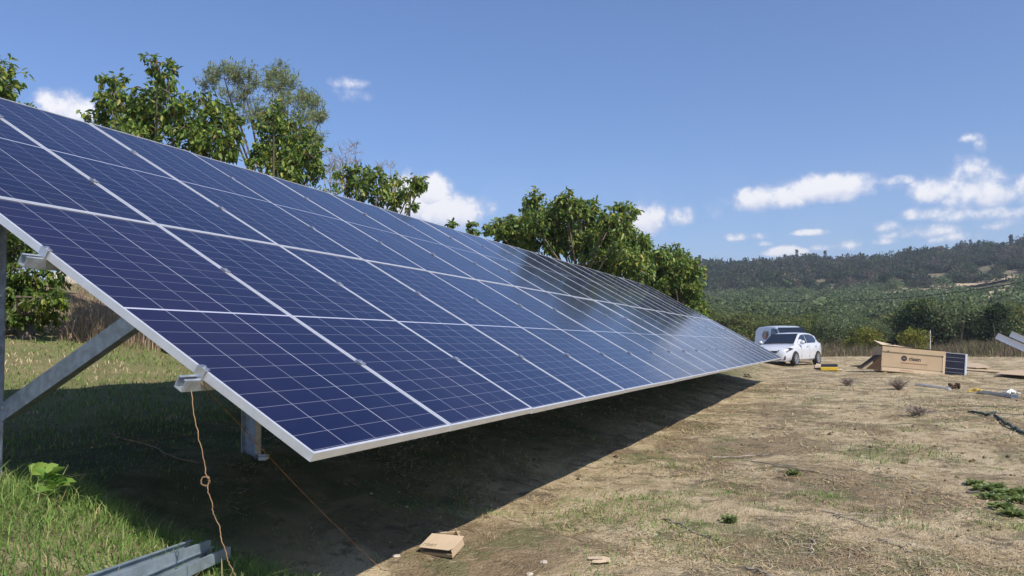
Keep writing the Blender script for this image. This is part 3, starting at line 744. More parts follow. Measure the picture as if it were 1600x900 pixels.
# ------------------------------------------------------------------ grass, straw and weeds (uncountable)
def blades(P, H, W, lean, cols, seg=2):
    n = len(P); a = RNG.uniform(0, 2*PI, n); S = np.stack([np.cos(a), np.sin(a), np.zeros(n)], 1)
    b = RNG.uniform(0, 2*PI, n); Ld = np.stack([np.cos(b), np.sin(b), np.zeros(n)], 1)*(lean*RNG.uniform(.3, 1.5, n))[:, None]
    H = H[:, None]; W = W[:, None]; up = np.array([0, 0, 1.0])
    m = P+up*H*.55+Ld*H*.28; t = P+up*H*(.95-.25*np.minimum(lean, 1)[:, None])+Ld*H
    V = np.stack([P-S*W/2, P+S*W/2, m+S*W*.38, m-S*W*.38, t+S*W*.06, t-S*W*.06], 1).reshape(-1, 3)
    k = np.arange(n)[:, None]*6
    return V, np.concatenate([k+np.array([0, 1, 2, 3]), k+np.array([3, 2, 4, 5])], 0), np.repeat(cols, 6, 0)
def fnoise(x, y, s, seed):
    r = np.random.default_rng(seed); v = 0
    for i in range(7):
        f = s*1.6**(i*.8); ax, ay, ph = r.normal(0, f), r.normal(0, f), r.uniform(0, 6.28)
        v = v+np.sin(ax*x+ay*y+ph)/(1+.25*i)
    return v
def scatter_view(n, rmin, rmax, a0, a1, pw=1.0):
    """points on the ground, denser nearby"""
    r = rmin*(rmax/rmin)**(RNG.random(n)**pw); a = np.radians(RNG.uniform(a0, a1, n)); return CP[0]+r*np.cos(a), CP[1]+r*np.sin(a), r
def stuff(name, V, Fq, C, label, cat):
    return tag(mesh_np(name, V, Fq, C, [M['grass']]), label, cat, kind='stuff')
GRS = [(.20, .31, .075), (.14, .24, .055), (.28, .35, .115), (.42, .38, .18)]
DRY = [(.60, .48, .28), (.47, .36, .20), (.70, .59, .38), (.28, .20, .12), (.28, .27, .11)]
def grasses():
    # long green grass on the hump at the lower left
    n = 60000; x = RNG.uniform(-1.7, 1.3, n); y = RNG.uniform(-.9, 3.4, n)
    k = (((x+.15)/1.05)**2 < 1+.25*fnoise(x, y, 2.2, 5))&(fnoise(x, y, 3., 6) > -2.4)&(np.hypot(x-CP[0], y-CP[1]) > 1.5)
    x, y = x[k], y[k]; P = np.stack([x, y, height(x, y)-.01], 1); n = len(x)
    V, Fq, C = blades(P, (.03+.06*RNG.random(n)+.11*RNG.random(n)**5)*(1+.2*fnoise(x, y, 2.5, 8)/2).clip(.5, 1.6), RNG.uniform(.003, .0065, n), RNG.uniform(.3, 1.3, n), pal(n, GRS, [.42, .28, .22, .08]))
    stuff('green_grass', V, Fq, C, 'long bright green grass on the sunlit hump at the lower left', 'grass')
    # lawn behind the array
    n = 90000; x, y, r = scatter_view(n, 2.4, 30, 6, 64)
    k = ((y > 2.6+.02*x+.25*fnoise(x, y, 1.5, 3)*.4)|((y > .75)&(x < 21)&(fnoise(x, y, 1.4, 13)+1.4*(RNG.random(n)-.5) > .2))); x, y, r = x[k], y[k], r[k]; n = len(x); P = np.stack([x, y, height(x, y)-.01], 1)
    cw = pal(n, GRS, [.40, .25, .22, .13]); dry = (fnoise(x, y, .7, 21) > 1.3)&(y > 3.6); cw[dry] = pal(int(dry.sum()), DRY, [.4, .3, .2, .05, .05])
    V, Fq, C = blades(P, RNG.uniform(.03, .085, n)*np.where(y < 3.2+.05*x, .5, 1.0), RNG.uniform(.004, .008, n)*(r/6).clip(.6, 3), RNG.uniform(.2, 1.0, n), cw)
    stuff('lawn_grass', V, Fq, C, 'green and straw coloured grass on the terrace behind the array', 'grass')
    # green tufts on the dry field
    n = 150000; x, y, r = scatter_view(n, 2.0, 45, -14, 40)
    m = fnoise(x, y, 1.3, 31)+.6*fnoise(x, y, 3.4, 32)
    hot = np.exp(-((x-4.0)/1.2)**2-((y+.15)/.55)**2)+np.exp(-((x-3.0)/.7)**2-((y+.75)/.45)**2)+1.2*np.exp(-((x-5.2)/.9)**2-((y+3.4)/.5)**2)+np.exp(-((x-9)/1.6)**2-((y+2.5)/1.1)**2)+.7*np.exp(-((x-7)/1.4)**2-((y+2.0)/.5)**2)
    k = (m+hot*3.0+1.2*RNG.random(n) > 3.2)&(y < 2.2); x, y, r = x[k], y[k], r[k]; n = len(x); P = np.stack([x, y, height(x, y)-.008], 1)
    V, Fq, C = blades(P, RNG.uniform(.010, .048, n)*(r/4).clip(.8, 1.6), RNG.uniform(.002, .0045, n)*(r/4).clip(.8, 4), RNG.uniform(.4, 1.6, n), pal(n, GRS, [.4, .3, .2, .1]))
    stuff('grass_tufts', V, Fq, C, 'small green grass tufts scattered over the dry field', 'grass')
    # standing dry stalks
    n = 60000; x, y, r = scatter_view(n, 2.0, 62, -14, 40)
    k = (fnoise(x, y, 1.0, 41)+.7*fnoise(x, y, 4, 42) > .9)&(y < 2.6); x, y, r = x[k], y[k], r[k]; n = len(x); P = np.stack([x, y, height(x, y)-.008], 1)
    V, Fq, C = blades(P, RNG.uniform(.010, .06, n)*(r/5).clip(.7, 1.7), RNG.uniform(.0015, .003, n)*(r/4).clip(.8, 6), RNG.uniform(.3, 1.8, n), pal(n, DRY, [.34, .26, .14, .12, .14]))
    stuff('dry_grass', V, Fq, C, 'short dry grass standing over the sandy field', 'grass')
    # flat straw and plant litter
    n = 120000; x, y, r = scatter_view(n, 1.8, 50, -14, 42)
    k = (fnoise(x, y, 1.1, 51)+.7*fnoise(x, y, 3.1, 52) > .3); x, y, r = x[k], y[k], r[k]; n = len(x); P = np.stack([x, y, height(x, y)+.004+RNG.uniform(0, .012, n)], 1)
    a = RNG.normal(.15, .9, n); L = RNG.uniform(.015, .075, n)*(r/5).clip(.7, 2.5); D = np.stack([np.cos(a), np.sin(a), RNG.normal(0, .12, n)], 1)*L[:, None]/2
    W = (RNG.uniform(.0015, .0045, n)*(r/4).clip(.8, 5))[:, None]; S = np.stack([-np.sin(a), np.cos(a), np.zeros(n)], 1)*W/2
    V = np.stack([P-D-S, P-D+S, P+D+S, P+D-S], 1).reshape(-1, 3); Fq = np.arange(n)[:, None]*4+np.array([0, 1, 2, 3])
    C = np.repeat(pal(n, DRY, [.32, .24, .20, .20, .04]), 4, 0)
    stuff('straw_litter', V, Fq, C, 'flat straw and plant litter lying on the field', 'straw')
    # clods and small stones
    n = 7000; x, y, r = scatter_view(n, 1.8, 22, -14, 36); k = fnoise(x, y, 1.5, 71)+RNG.normal(0, 1, n) > .6; x, y, r = x[k], y[k], r[k]; n = len(x)
    oc = np.array([[1,0,0],[-1,0,0],[0,1,0],[0,-1,0],[0,0,.7],[0,0,-.7]]); of = np.array([[0,2,4],[2,1,4],[1,3,4],[3,0,4],[2,0,5],[1,2,5],[3,1,5],[0,3,5]])
    sz = (.004+.014*RNG.random(n)**4)*(r/5).clip(.7, 2.2)
    P = np.stack([x, y, height(x, y)+sz*.2], 1); a = RNG.uniform(0, 6.28, n); ca, sa = np.cos(a)[:, None], np.sin(a)[:, None]
    Vv = oc[None]*RNG.uniform(.55, 1.3, (n, 6, 3)); V = np.stack([Vv[..., 0]*ca-Vv[..., 1]*sa, Vv[..., 0]*sa+Vv[..., 1]*ca, Vv[..., 2]], 2)*sz[:, None, None]+P[:, None]
    Fq = (np.arange(n)[:, None, None]*6+of[None]).reshape(-1, 3)
    C = np.repeat(pal(n, [(.42, .33, .2), (.30, .22, .13), (.55, .47, .34), (.2, .14, .09)], [.35, .3, .15, .2]), 6, 0)
    tag(mesh_np('soil_clods', V.reshape(-1, 3), Fq, C, [M['leaf_dull']]), 'small clods and stones strewn over the dry soil', 'clods', kind='stuff')
    # tall dry weeds where the field meets the bushes
    n = 22000; px = RNG.uniform(1090, 1640, n); r = RNG.uniform(54, 70, n)
    q = np.array([(ray(p, 540)[0], ray(p, 540)[1]) for p in px]); q /= np.linalg.norm(q, axis=1, keepdims=True); x = CP[0]+q[:, 0]*r; y = CP[1]+q[:, 1]*r
    P = np.stack([x, y, height(x, y)-.02], 1); hh = RNG.uniform(.10, .60, n)*(1+.5*fnoise(x, y, .35, 61)).clip(.12, 2.0)
    V, Fq, C = blades(P, hh, RNG.uniform(.02, .05, n), RNG.uniform(.1, .6, n), pal(n, [(.21, .155, .105), (.15, .115, .08), (.27, .21, .125), (.14, .165, .06)], [.3, .3, .15, .25]))
    stuff('tall_weeds', V, Fq, C, 'tall dry weeds along the foot of the bushes', 'weeds')
    # brown brush at the back of the terrace, left
    n = 6500; px = RNG.uniform(92, 310, n); q = np.array([at(p, 470, d)[:2] for p, d in zip(px, RNG.uniform(12.6, 17.5, n))])
    P = np.stack([q[:, 0], q[:, 1], height(q[:, 0], q[:, 1])-.02], 1)
    V, Fq, C = blades(P, RNG.uniform(.08, .50, n)*(1+.4*fnoise(q[:, 0], q[:, 1], 1.3, 91)).clip(.2, 1.8), RNG.uniform(.005, .011, n), RNG.uniform(.2, 1.3, n), pal(n, [(.46, .34, .24), (.35, .25, .17), (.54, .43, .30), (.20, .22, .09)], [.35, .3, .25, .1]))
    stuff('dry_brush', V, Fq, C, 'brown dry brush behind the lawn seen under the array', 'brush')
grasses()

# ------------------------------------------------------------------ vehicles
def loft(mb, rings):
    n = len(rings[0]); vs = [p for r in rings for p in r]; fs = []
    for i in range(len(rings)-1):
        for k in range(n-1): fs.append((i*n+k, i*n+k+1, (i+1)*n+k+1, (i+1)*n+k))
    fs.append(tuple(range(n-1, -1, -1))); fs.append(tuple((len(rings)-1)*n+k for k in range(n)))
    mb.add(vs, fs)
def body_ring(x, w, zb, zt, crown=.03, tuck=.06):
    h = [(0, zb), (w*.86, zb), (w*.97, zb+.10), (w, zb+.30*(zt-zb)+.05), (w, zb+.62*(zt-zb)), (w-.015, zt-.10), (w-tuck, zt-.02), (w*.6, zt+crown*.7), (0, zt+crown)]
    return [(x, y, z) for y, z in h]+[(x, -y, z) for y, z in h[-2::-1]]
def cabin_ring(x, wb, wt, zb, zt):
    h = [(0, zb), (wb, zb), (wb*.55+wt*.45, zb+.45*(zt-zb)), (wt+.01, zt-.07), (wt-.05, zt-.02), (wt*.5, zt+.005), (0, zt+.012)]
    return [(x, y, z) for y, z in h]+[(x, -y, z) for y, z in h[-2::-1]]
def wheel(root, x, y, r, w, side):
    mb = MB(); ring = [(r*.70, w/2), (r*.95, w/2), (r, w*.36), (r, -w*.36), (r*.95, -w/2), (r*.70, -w/2)]
    n = 28; vs = []; fs = []
    for k in range(n):
        t = 2*PI*k/n
        vs += [(x+a*math.cos(t), y+b_, r+a*math.sin(t)) for a, b_ in ring]
    for k in range(n):
        for q in range(6): fs.append((k*6+q, k*6+(q+1) % 6, ((k+1) % n)*6+(q+1) % 6, ((k+1) % n)*6+q))
    mb.add(vs, fs); t_ = mb.build('wheel', M['rubber'], root, smooth=False)
    rb = MB(); yo = y+side*(w/2-.02)
    rb.tube([(x, yo-side*.05, r), (x, yo-side*.012, r)], r*.16, 14)
    for k in range(10):
        t = 2*PI*k/10; c, s = math.cos(t), math.sin(t)
        rb.bar((x+c*r*.13, yo-side*.02, r+s*r*.13), (x+c*r*.66, yo-side*.008, r+s*r*.66), .032, .02, (0, 1, 0))
    vs = []; fs = []
    for k in range(n):
        t = 2*PI*k/n; c, s = math.cos(t), math.sin(t)
        vs += [(x+c*r*a, yo+b_, r+s*r*a) for a, b_ in ((.64, 0), (.70, side*.012), (.70, -side*.05), (.64, -side*.05))]
    for k in range(n):
        for q in range(4): fs.append((k*4+q, k*4+(q+1) % 4, ((k+1) % n)*4+(q+1) % 4, ((k+1) % n)*4+q))
    rb.add(vs, fs); rb.build('rim', M['rim'], t_)
def arch(mb, x, r, w, side):
    n = 20; pts = [(x+r*math.cos(PI*k/n), .30+r*math.sin(PI*k/n)) for k in range(n+1)]
    pts = [(x+r, .2)]+pts+[(x-r, .2)]
    m = len(pts); y1 = side*(w+.004); y0 = side*(w-.25)
    mb.add([(a, y1, b_) for a, b_ in pts]+[(a, y0, b_) for a, b_ in pts], [tuple(range(m)), tuple(range(2*m-1, m-1, -1))]+[(i, (i+1) % m, m+(i+1) % m, m+i) for i in range(m)])
def lerp_poly(pts, y_of):
    return [(x, y_of(x, z), z) for x, z in pts]
def build_hatchback(loc, rz, label):
    root = empty('hatchback_car', loc, rz, label, 'car')
    W = .895; b = MB()
    st_ = [(2.185, .52, .30, .58, .01), (2.15, .66, .22, .66, .02), (2.06, .77, .20, .735, .03), (1.86, .845, .19, .80, .04), (1.5, .885, .19, .885, .045), (1.0, W, .19, .955, .03), (.4, W, .19, .955, .0), (-.5, W, .19, .97, .0), (-1.3, W, .20, 1.0, .0), (-1.75, .875, .22, 1.03, .0), (-2.02, .82, .28, 1.04, .0), (-2.15, .75, .33, .98, .0), (-2.19, .68, .38, .84, .0)]
    loft(b, [body_ring(x, w, zb, zt, c) for x, w, zb, zt, c in st_])
    ca = [(1.02, .76, .74, .93, .955), (.62, .80, .70, .93, 1.20), (.22, .80, .64, .93, 1.415), (-.2, .80, .62, .93, 1.478), (-.7, .80, .61, .93, 1.490), (-1.3, .79, .60, .93, 1.455), (-1.78, .77, .58, .93, 1.385), (-2.11, .74, .62, .93, 1.07)]
    loft(b, [cabin_ring(*c) for c in ca])
    body = b.build('body', M['paint'], root, smooth=True)
    md = body.modifiers.new('split', 'EDGE_SPLIT'); md.split_angle = math.radians(32)
    def side_y(x, z):
        xs = [c[0] for c in ca][::-1]; wb = np.interp(x, xs, [c[1] for c in ca][::-1]); wt = np.interp(x, xs, [c[2] for c in ca][::-1]); zt = np.interp(x, xs, [c[4] for c in ca][::-1])
        t = np.clip((z-.93)/max(.05, zt-.07-.93), 0, 1)
        return float(wb+(wt+.01-wb)*t)+.012
    for s in (1, -1):
        g = MB(); g.poly([(x, s*side_y(x, z), z) for x, z in [(.78, 1.0), (.42, 1.225), (.12, 1.365), (-.28, 1.40), (-.30, 1.0)]], .02, (0, s, 0)); g.build('side_window', M['carglass'], root)
        g = MB(); g.poly([(x, s*side_y(x, z), z) for x, z in [(-.36, 1.0), (-.34, 1.405), (-.95, 1.395), (-1.40, 1.345), (-1.66, 1.16), (-1.40, 1.02)]], .02, (0, s, 0)); g.build('side_window', M['carglass'], root)
        for ax in (1.31, -1.33): a = MB(); arch(a, ax, .355, W-.006, s); a.build('wheel_arch', M['black'], root)
        wheel(root, 1.31, s*(W-.068), .32, .21, s); wheel(root, -1.33, s*(W-.068), .32, .21, s)
        m = MB(); m.tube([(.72, s*.88, 1.0), (.70, s*.97, 1.03), (.68, s*1.06, 1.03)], [.05, .095, .075], 10); m.build('wing_mirror', M['paint'], root, smooth=True)
        m = MB()
        for hx in (-.12, -1.12): m.bar((hx-.09, s*(W+.012), .86), (hx+.09, s*(W+.012), .86), .03, .03)
        m.build('door_handle', M['paint'], root)
        m = MB()
        for xx in (.62, -.33, -1.22): m.bar((xx, s*(W+.0015), .33), (xx, s*(W-.010), .93), .008, .006, (1, 0, 0))
        m.build('door_seam', M['black'], root)
        h = MB(); h.poly([(2.11, s*.42, .685), (2.14, s*.42, .60), (2.00, s*.80, .625), (1.58, s*.895, .745), (1.80, s*.84, .785)], .06, (1, s*.4, .3)); h.build('headlight', M['lamp'], root, loc=(.04, s*.03, .012))
        f = MB(); f.poly([(2.165, s*.46, .45), (2.18, s*.46, .27), (2.08, s*.74, .28), (2.08, s*.755, .43)], .03, (1, 0, 0)); f.build('fog_lamp', M['black'], root, loc=(.02, 0, 0))
    def cab(x):
        xs = [c[0] for c in ca][::-1]; return [float(np.interp(x, xs, [c[i] for c in ca][::-1])) for i in (1, 2, 4)]
    w = MB(); a0, a1 = cab(.95), cab(.26)
    w.poly([(.985, -.70, .992), (.985, .70, .992), (.26, .595, 1.410), (.26, -.595, 1.410)], .02, (.5, 0, .85)); w.build('windscreen', M['carglass'], root, loc=(.012, 0, .018))
    w = MB(); w.poly([(-1.82, -.5, 1.36), (-1.82, .5, 1.36), (-2.08, .58, 1.11), (-2.08, -.58, 1.11)], .02, (-.8, 0, .4)); w.build('rear_window', M['carglass'], root, loc=(-.012, 0, .008))
    g = MB(); g.poly([(2.155, -.43, .665), (2.155, .43, .665), (2.185, .40, .58), (2.185, -.40, .58)], .03, (1, 0, .2)); g.build('grille', M['black'], root, loc=(.012, 0, 0))
    g = MB(); g.poly([(2.19, -.42, .40), (2.19, .42, .40), (2.185, .46, .27), (2.185, -.46, .27)], .03, (1, 0, 0)); g.build('air_intake', M['black'], root, loc=(.006, 0, 0))
    g = MB(); g.box((2.205, 0, .48), (.012, .50, .11)); g.build('number_plate', M['white'], root)
    return root
def build_van(loc, rz, label):
    root = empty('van', loc, rz, label, 'van'); W = .90; b = MB()
    st_ = [(2.2, .60, .32, .70, .01), (2.12, .76, .24, .84, .03), (1.9, .84, .22, .98, .04), (1.5, .89, .22, 1.08, .04), (1.2, W, .22, 1.10, .0), (0, W, .22, 1.10, 0), (-1.5, W, .24, 1.10, 0), (-2.15, .88, .30, 1.10, 0), (-2.2, .85, .34, 1.05, 0)]
    loft(b, [body_ring(x, w, zb, zt, c) for x, w, zb, zt, c in st_])
    ca = [(1.32, .80, .78, 1.05, 1.085), (.95, .83, .75, 1.05, 1.42), (.55, .84, .71, 1.05, 1.72), (.1, .85, .69, 1.05, 1.82), (-1.0, .86, .70, 1.05, 1.86), (-2.0, .86, .71, 1.05, 1.82), (-2.18, .84, .76, 1.05, 1.70)]
    loft(b, [cabin_ring(*c) for c in ca])
    body = b.build('body', M['paint'], root, smooth=True); md = body.modifiers.new('split', 'EDGE_SPLIT'); md.split_angle = math.radians(30)
    w = MB(); w.poly([(1.29, -.74, 1.125), (1.29, .74, 1.125), (.58, .68, 1.725), (.58, -.68, 1.725)], .02, (.6, 0, .8)); w.build('windscreen', M['carglass'], root, loc=(.014, 0, .016))
    for s in (1, -1):
        g = MB(); g.poly([(x, s*y, z) for x, y, z in [(1.02, .858, 1.14), (.62, .825, 1.52), (.40, .79, 1.68), (.02, .795, 1.69), (.02, .872, 1.14)]], .02, (0, s, 0)); g.build('side_window', M['carglass'], root, loc=(0, s*.012, 0))
        e = MB(); n = 24; e.poly([(-.75+.30*math.cos(2*PI*k/n), s*(.872-.05*max(0, math.sin(2*PI*k/n))), 1.36+.24*math.sin(2*PI*k/n)) for k in range(n)], .02, (0, s, 0)); e.build('emblem', M['brownlogo'], root, loc=(0, s*.012, 0))
        for ax in (1.38, -1.38): a = MB(); arch(a, ax, .37, W-.006, s); a.build('wheel_arch', M['black'], root)
        wheel(root, 1.38, s*(W-.068), .33, .21, s); wheel(root, -1.38, s*(W-.068), .33, .21, s)
        m = MB(); m.tube([(.98, s*.90, 1.15), (.96, s*1.0, 1.22), (.94, s*1.08, 1.24)], [.05, .11, .09], 10); m.build('wing_mirror', M['black'], root, smooth=True)
        h = MB(); h.poly([(2.10, s*.46, .86), (2.15, s*.46, .72), (1.98, s*.80, .76), (1.74, s*.868, .93)], .05, (1, s*.4, .3)); h.build('headlight', M['lamp'], root)
    g = MB(); g.poly([(2.205, -.42, .66), (2.205, .42, .66), (2.21, .42, .50), (2.21, -.42, .50)], .03, (1, 0, 0)); g.build('grille', M['black'], root, loc=(.008, 0, 0))
    return root
def look_az(p): return math.atan2(CP[1]-p[1], CP[0]-p[0])
def yaw_q(p, deg): return look_az(p)-math.radians(deg)
pc = at(1231, 560, 37.0)
build_hatchback((float(pc[0]), float(pc[1]), hz(pc[0], pc[1])), yaw_q(pc, 22), 'white hatchback car parked in front of the white van')
pv_ = at(1229, 560, 43.0)
build_van((float(pv_[0]), float(pv_[1]), hz(pv_[0], pv_[1])), yaw_q(pv_, -24), 'white van parked behind the white hatchback with a round emblem on its side')

# ------------------------------------------------------------------ lettering
def text_mesh(body, size, m, parent, matrix, name='lettering', extrude=0.002, bold=0.0):
    c = bpy.data.curves.new('tmp_text', 'FONT'); c.body = body; c.size = size; c.extrude = extrude; c.align_x = 'CENTER'; c.align_y = 'CENTER'; c.offset = bold
    t = bpy.data.objects.new('tmp_text', c); COL.objects.link(t)
    bpy.context.view_layer.update()
    me = bpy.data.meshes.new_from_object(t.evaluated_get(bpy.context.evaluated_depsgraph_get())); me.name = name
    bpy.data.objects.remove(t); bpy.data.curves.remove(c)
    me.materials.clear(); me.materials.append(m)
    o = bpy.data.objects.new(name, me); COL.objects.link(o); o.parent = parent; o.matrix_local = matrix
    return o

# ------------------------------------------------------------------ the big carton with panels
def build_carton():
    D = 28.6; L, Hc, Wd = 2.30, .86, 1.10
    pl, pr = at(1375.5, 560, D), at(1475, 566, D-.35)
    d = pr-pl; rz = math.atan2(d[1], d[0])
    mid = (pl+pr)/2; zg = hz(mid[0], mid[1])
    # base height from the photo: the lower edge of the front face
    bl, br = at(1375.3, 578.5, D), at(1474.6, 587.5, D-.35)
    slope = math.atan2(br[2]-bl[2], np.linalg.norm((br-bl)[:2]))
    z0 = float((bl[2]+br[2])/2)
    L = float(np.linalg.norm((br-bl)))
    root = empty('panel_carton', (float(mid[0]), float(mid[1]), z0), 0, 'large brown cardboard carton of solar panels lettered risen lying in the field', 'carton')
    root.rotation_euler = (Matrix.Rotation(rz, 3, 'Z') @ Matrix.Rotation(-slope, 3, 'Y')).to_euler()
    # local: x along the front face to the right, y away from the camera, z up; front face at y = 0
    th = .012; b = MB()
    b.box((0, th/2, Hc/2), (L, th, Hc))                                   # front
    b.box((0, Wd-th/2, Hc/2), (L, th, Hc))                                # back
    b.box((0, Wd/2, th/2), (L-.004, Wd-2*th-.002, th))                    # bottom
    b.box((-L/2+th/2, Wd/2, Hc*.76), (th, Wd-2*th-.002, Hc*.44))          # left end, torn open below
    b.build('carton_body', M['card'], root)
    lid = MB()     # the loose lid bulges up at its left back corner
    nx, ny = 12, 5; vs = []
    for i in range(nx+1):
        for j in range(ny+1):
            u, v = i/nx, j/ny; lift = .02+.20*max(0, 1-u*1.35)**1.3*(.15+.85*v)
            vs.append((-L/2-.03+u*(L+.05), -.012+v*(Wd+.02), Hc+lift))
    top = len(vs); vs += [(x, y, z-.012) for x, y, z in vs]
    fs = [(i*(ny+1)+j, (i+1)*(ny+1)+j, (i+1)*(ny+1)+j+1, i*(ny+1)+j+1) for i in range(nx) for j in range(ny)]
    fs += [tuple(top+q for q in f[::-1]) for f in fs]
    lid.add(vs, fs); lid.build('lid', M['card_pale'], root)
    h = MB(); h.tube([(-L*.34, Wd*.42, Hc+.085), (-L*.34, Wd*.42, Hc+.100)], .11, 20); h.v = [((x+L*.34)*1.7-L*.34, y, z) for x, y, z in h.v]; h.build('hand_hole', M['ink'], root)
    f = MB(); f.box((0, -.008, Hc*.89), (L-.01, .012, Hc*.20)); f.build('lid_skirt', M['card'], root)
    f = MB(); f.box((L/2-.05, -.010, Hc*.42), (.085, .012, Hc*.84)); f.build('corner_flap', M['card_pale'], root)
    f = MB(); f.box((-.03, -.009, Hc*.07), (L-.10, .012, Hc*.135)); f.build('skirt', M['card_pale'], root)
    for zz in (.785, .165):
        s = MB(); s.box((-.05, -.020, Hc*zz), (L-.12, .003, .013)); s.box((L/2-.10, -.021, Hc*zz), (.05, .006, .035))
        if zz > .5: s.box((-L/2+.20, -.0205, Hc*zz+.02), (.05, .006, .045))
        s.build('strap', M['strap'], root)
    RX = Matrix.Rotation(PI/2, 4, 'X')
    text_mesh('risen', .185, M['ink'], root, Matrix.Translation((.05, -.003, Hc*.565)) @ RX @ Matrix.Diagonal((1.08, 1, 1, 1)), bold=.004)
    e = MB(); e.disc((-L*.145, -.003, Hc*.575), (0, 1, 0), .098, .006, 28); em = e.build('emblem', M['ink'], root)
    e = MB()
    for k in (-1, 0, 1): e.bar((-L*.145-.055, -.0075, Hc*.575+k*.022), (-L*.145+.055, -.0075, Hc*.575+k*.022), .003, .007)
    e.build('emblem_bars', M['ink_soft'], em)
    e = MB(); x = -.40
    rr = random.Random(5)
    while x < .46:      # a line of small print too small to read
        w = rr.uniform(.022, .05); e.box((x+w/2, -.0035, Hc*.385), (w, .004, .028)); x += w+.012
    e.build('small_print', M['ink_red'], root)
    e = MB(); x = -.42
    while x < -.02: w = rr.uniform(.02, .045); e.box((x+w/2, -.0165, Hc*.075), (w, .003, .02)); x += w+.012
    e.build('small_print', M['ink_red'], root)
    # skid of the pallet under the carton
    p = MB()
    for y in (.02, Wd*.5, Wd-.12): p.box((.0, y+.05, -.022), (L*.96, .10, .022))
    for x_ in (-L*.42, -L*.14, L*.14, L*.40):
        p.box((x_, Wd/2, -.075), (.10, Wd*.96, .08))
    p.build('pallet', M['wood'], root)
    # the modules standing inside, showing past the right end
    panels = empty('spare_panel', (0, 0, 0)); bpy.data.objects.remove(panels)
    org = root.matrix_basis if False else None
    bpy.context.view_layer.update(); MW = root.matrix_world.copy()
    def world_thing(name, label, cat):
        o = bpy.data.objects.new(name, None); COL.objects.link(o); o.matrix_world = MW @ Matrix.Translation((L/2+.32, .03, .02)); tag(o, label, cat); return o
    sp = world_thing('spare_panel', 'stack of dark solar panels with pale edges sticking out of the carton', 'solar panels')
    q = MB(); q.box((-.35, .004, .41), (1.34, .010, .775)); q.build('glass', M['cells_dark'], sp)
    q = MB()
    for z in (.27, .52, .655, .135): q.box((-.02, -.0025, z), (.60, .002, .006 if z != .27 else .010))
    q.build('cell_lines', M['galv'], sp)
    q = MB()
    for k in range(9):
        y = .018+k*.036+.11*(k > 20); q.box((-.32+.008, y, .41), (1.42, .030, .80))
    q.box((.36, -.004, .41), (.05, .012, .80))
    q.build('frame', M['alu'], sp)
    q = MB(); q.box((.42, .45, .40), (.02, .55, .80)); q.build('edge_board', M['card_pale'], sp)
    # the torn end flap leaning out to the left
    q = MB(); bz = hz(*at(1348, 580, D)[:2])
    bpy.context.view_layer.update()
    q.poly([(-L/2-.02, .05, Hc*.62), (-L/2-.02, Wd*.8, Hc*.62), (-L/2-.62, Wd*.75, .0), (-L/2-.62, .12, .0)], .012, (-.6, 0, .7))
    q.poly([(-L/2-.02, -.01, Hc*.60), (-L/2-.015, .0, .02), (-L/2-.50, .02, .0)], .012, (0, -1, 0))
    q.build('end_flap', M['card_dark'], root)  # near-black colour paints in the shade of the open carton end
    return root
build_carton()

# ------------------------------------------------------------------ small things lying about
def flat_thing(name, px_pts, thick, m, label, cat, lift=.02, curl=0.0):
    """a sheet lying on the ground, its corners read from the photograph"""
    P = [ground_px(*p) for p in px_pts]; c = np.mean(P, 0)
    root_loc = (float(c[0]), float(c[1]), float(c[2]))
    mb = MB(); mb.poly([(p[0], p[1], hz(p[0], p[1])+lift+curl*(i % 2)) for i, p in enumerate(P)], thick, (0, 0, 1))
    return tag(mb.build(name, m, origin=root_loc), label, cat)
def rail(px0, px1, w, h, m, name, label, lift=.03, group=None):
    a, b_ = ground_px(*px0), ground_px(*px1); a[2] += lift; b_[2] += lift
    d = Vector(b_-a).normalized(); sd = d.cross(Vector((0, 0, 1))).normalized(); up = sd.cross(d); t = .004
    mb = MB(); mb.prism([(-w/2, h/2), (-w/2, -h/2), (w/2, -h/2), (w/2, h/2), (w/2-t, h/2), (w/2-t, -h/2+t), (-w/2+t, -h/2+t), (-w/2+t, h/2)], a, b_, sd, up)
    c = (a+b_)/2
    return tag(mb.build(name, m, origin=tuple(map(float, c))), label, 'metal rail', group)
# steel channels in the near left corner
def near_channels():
    for (p0, p1, lab, w) in (((165, 906), (312, 852), 'upper of the two galvanised channels lying in the grass at the bottom left', .10), ((205, 925), (345, 862), 'lower of the two galvanised channels lying in the grass at the bottom left', .09)):
        a, b_ = ground_px(*p0, dz=.13), ground_px(*p1, dz=.08); a[2] += .13; b_[2] += .08
        d = Vector(b_-a).normalized(); a = Vector(a)-d*1.0; b_ = Vector(b_); sd = d.cross(Vector((0, 0, 1))).normalized(); up = sd.cross(d); h = .045; t = .004
        a.z = max(a.z, hz(a.x, a.y)+.05)
        mb = MB(); mb.prism([(-w/2, -h/2), (w/2, -h/2), (w/2, h/2), (w/2-.016, h/2), (w/2-.016, h/2-t), (w/2-t, h/2-t), (w/2-t, -h/2+t), (-w/2+t, -h/2+t), (-w/2+t, h/2-t), (-w/2+.016, h/2-t), (-w/2+.016, h/2), (-w/2, h/2)], a, b_, sd, up)
        tag(mb.build('steel_channel', M['galv_blue'], origin=tuple((a+b_)/2)), lab, 'steel channel')
near_channels()
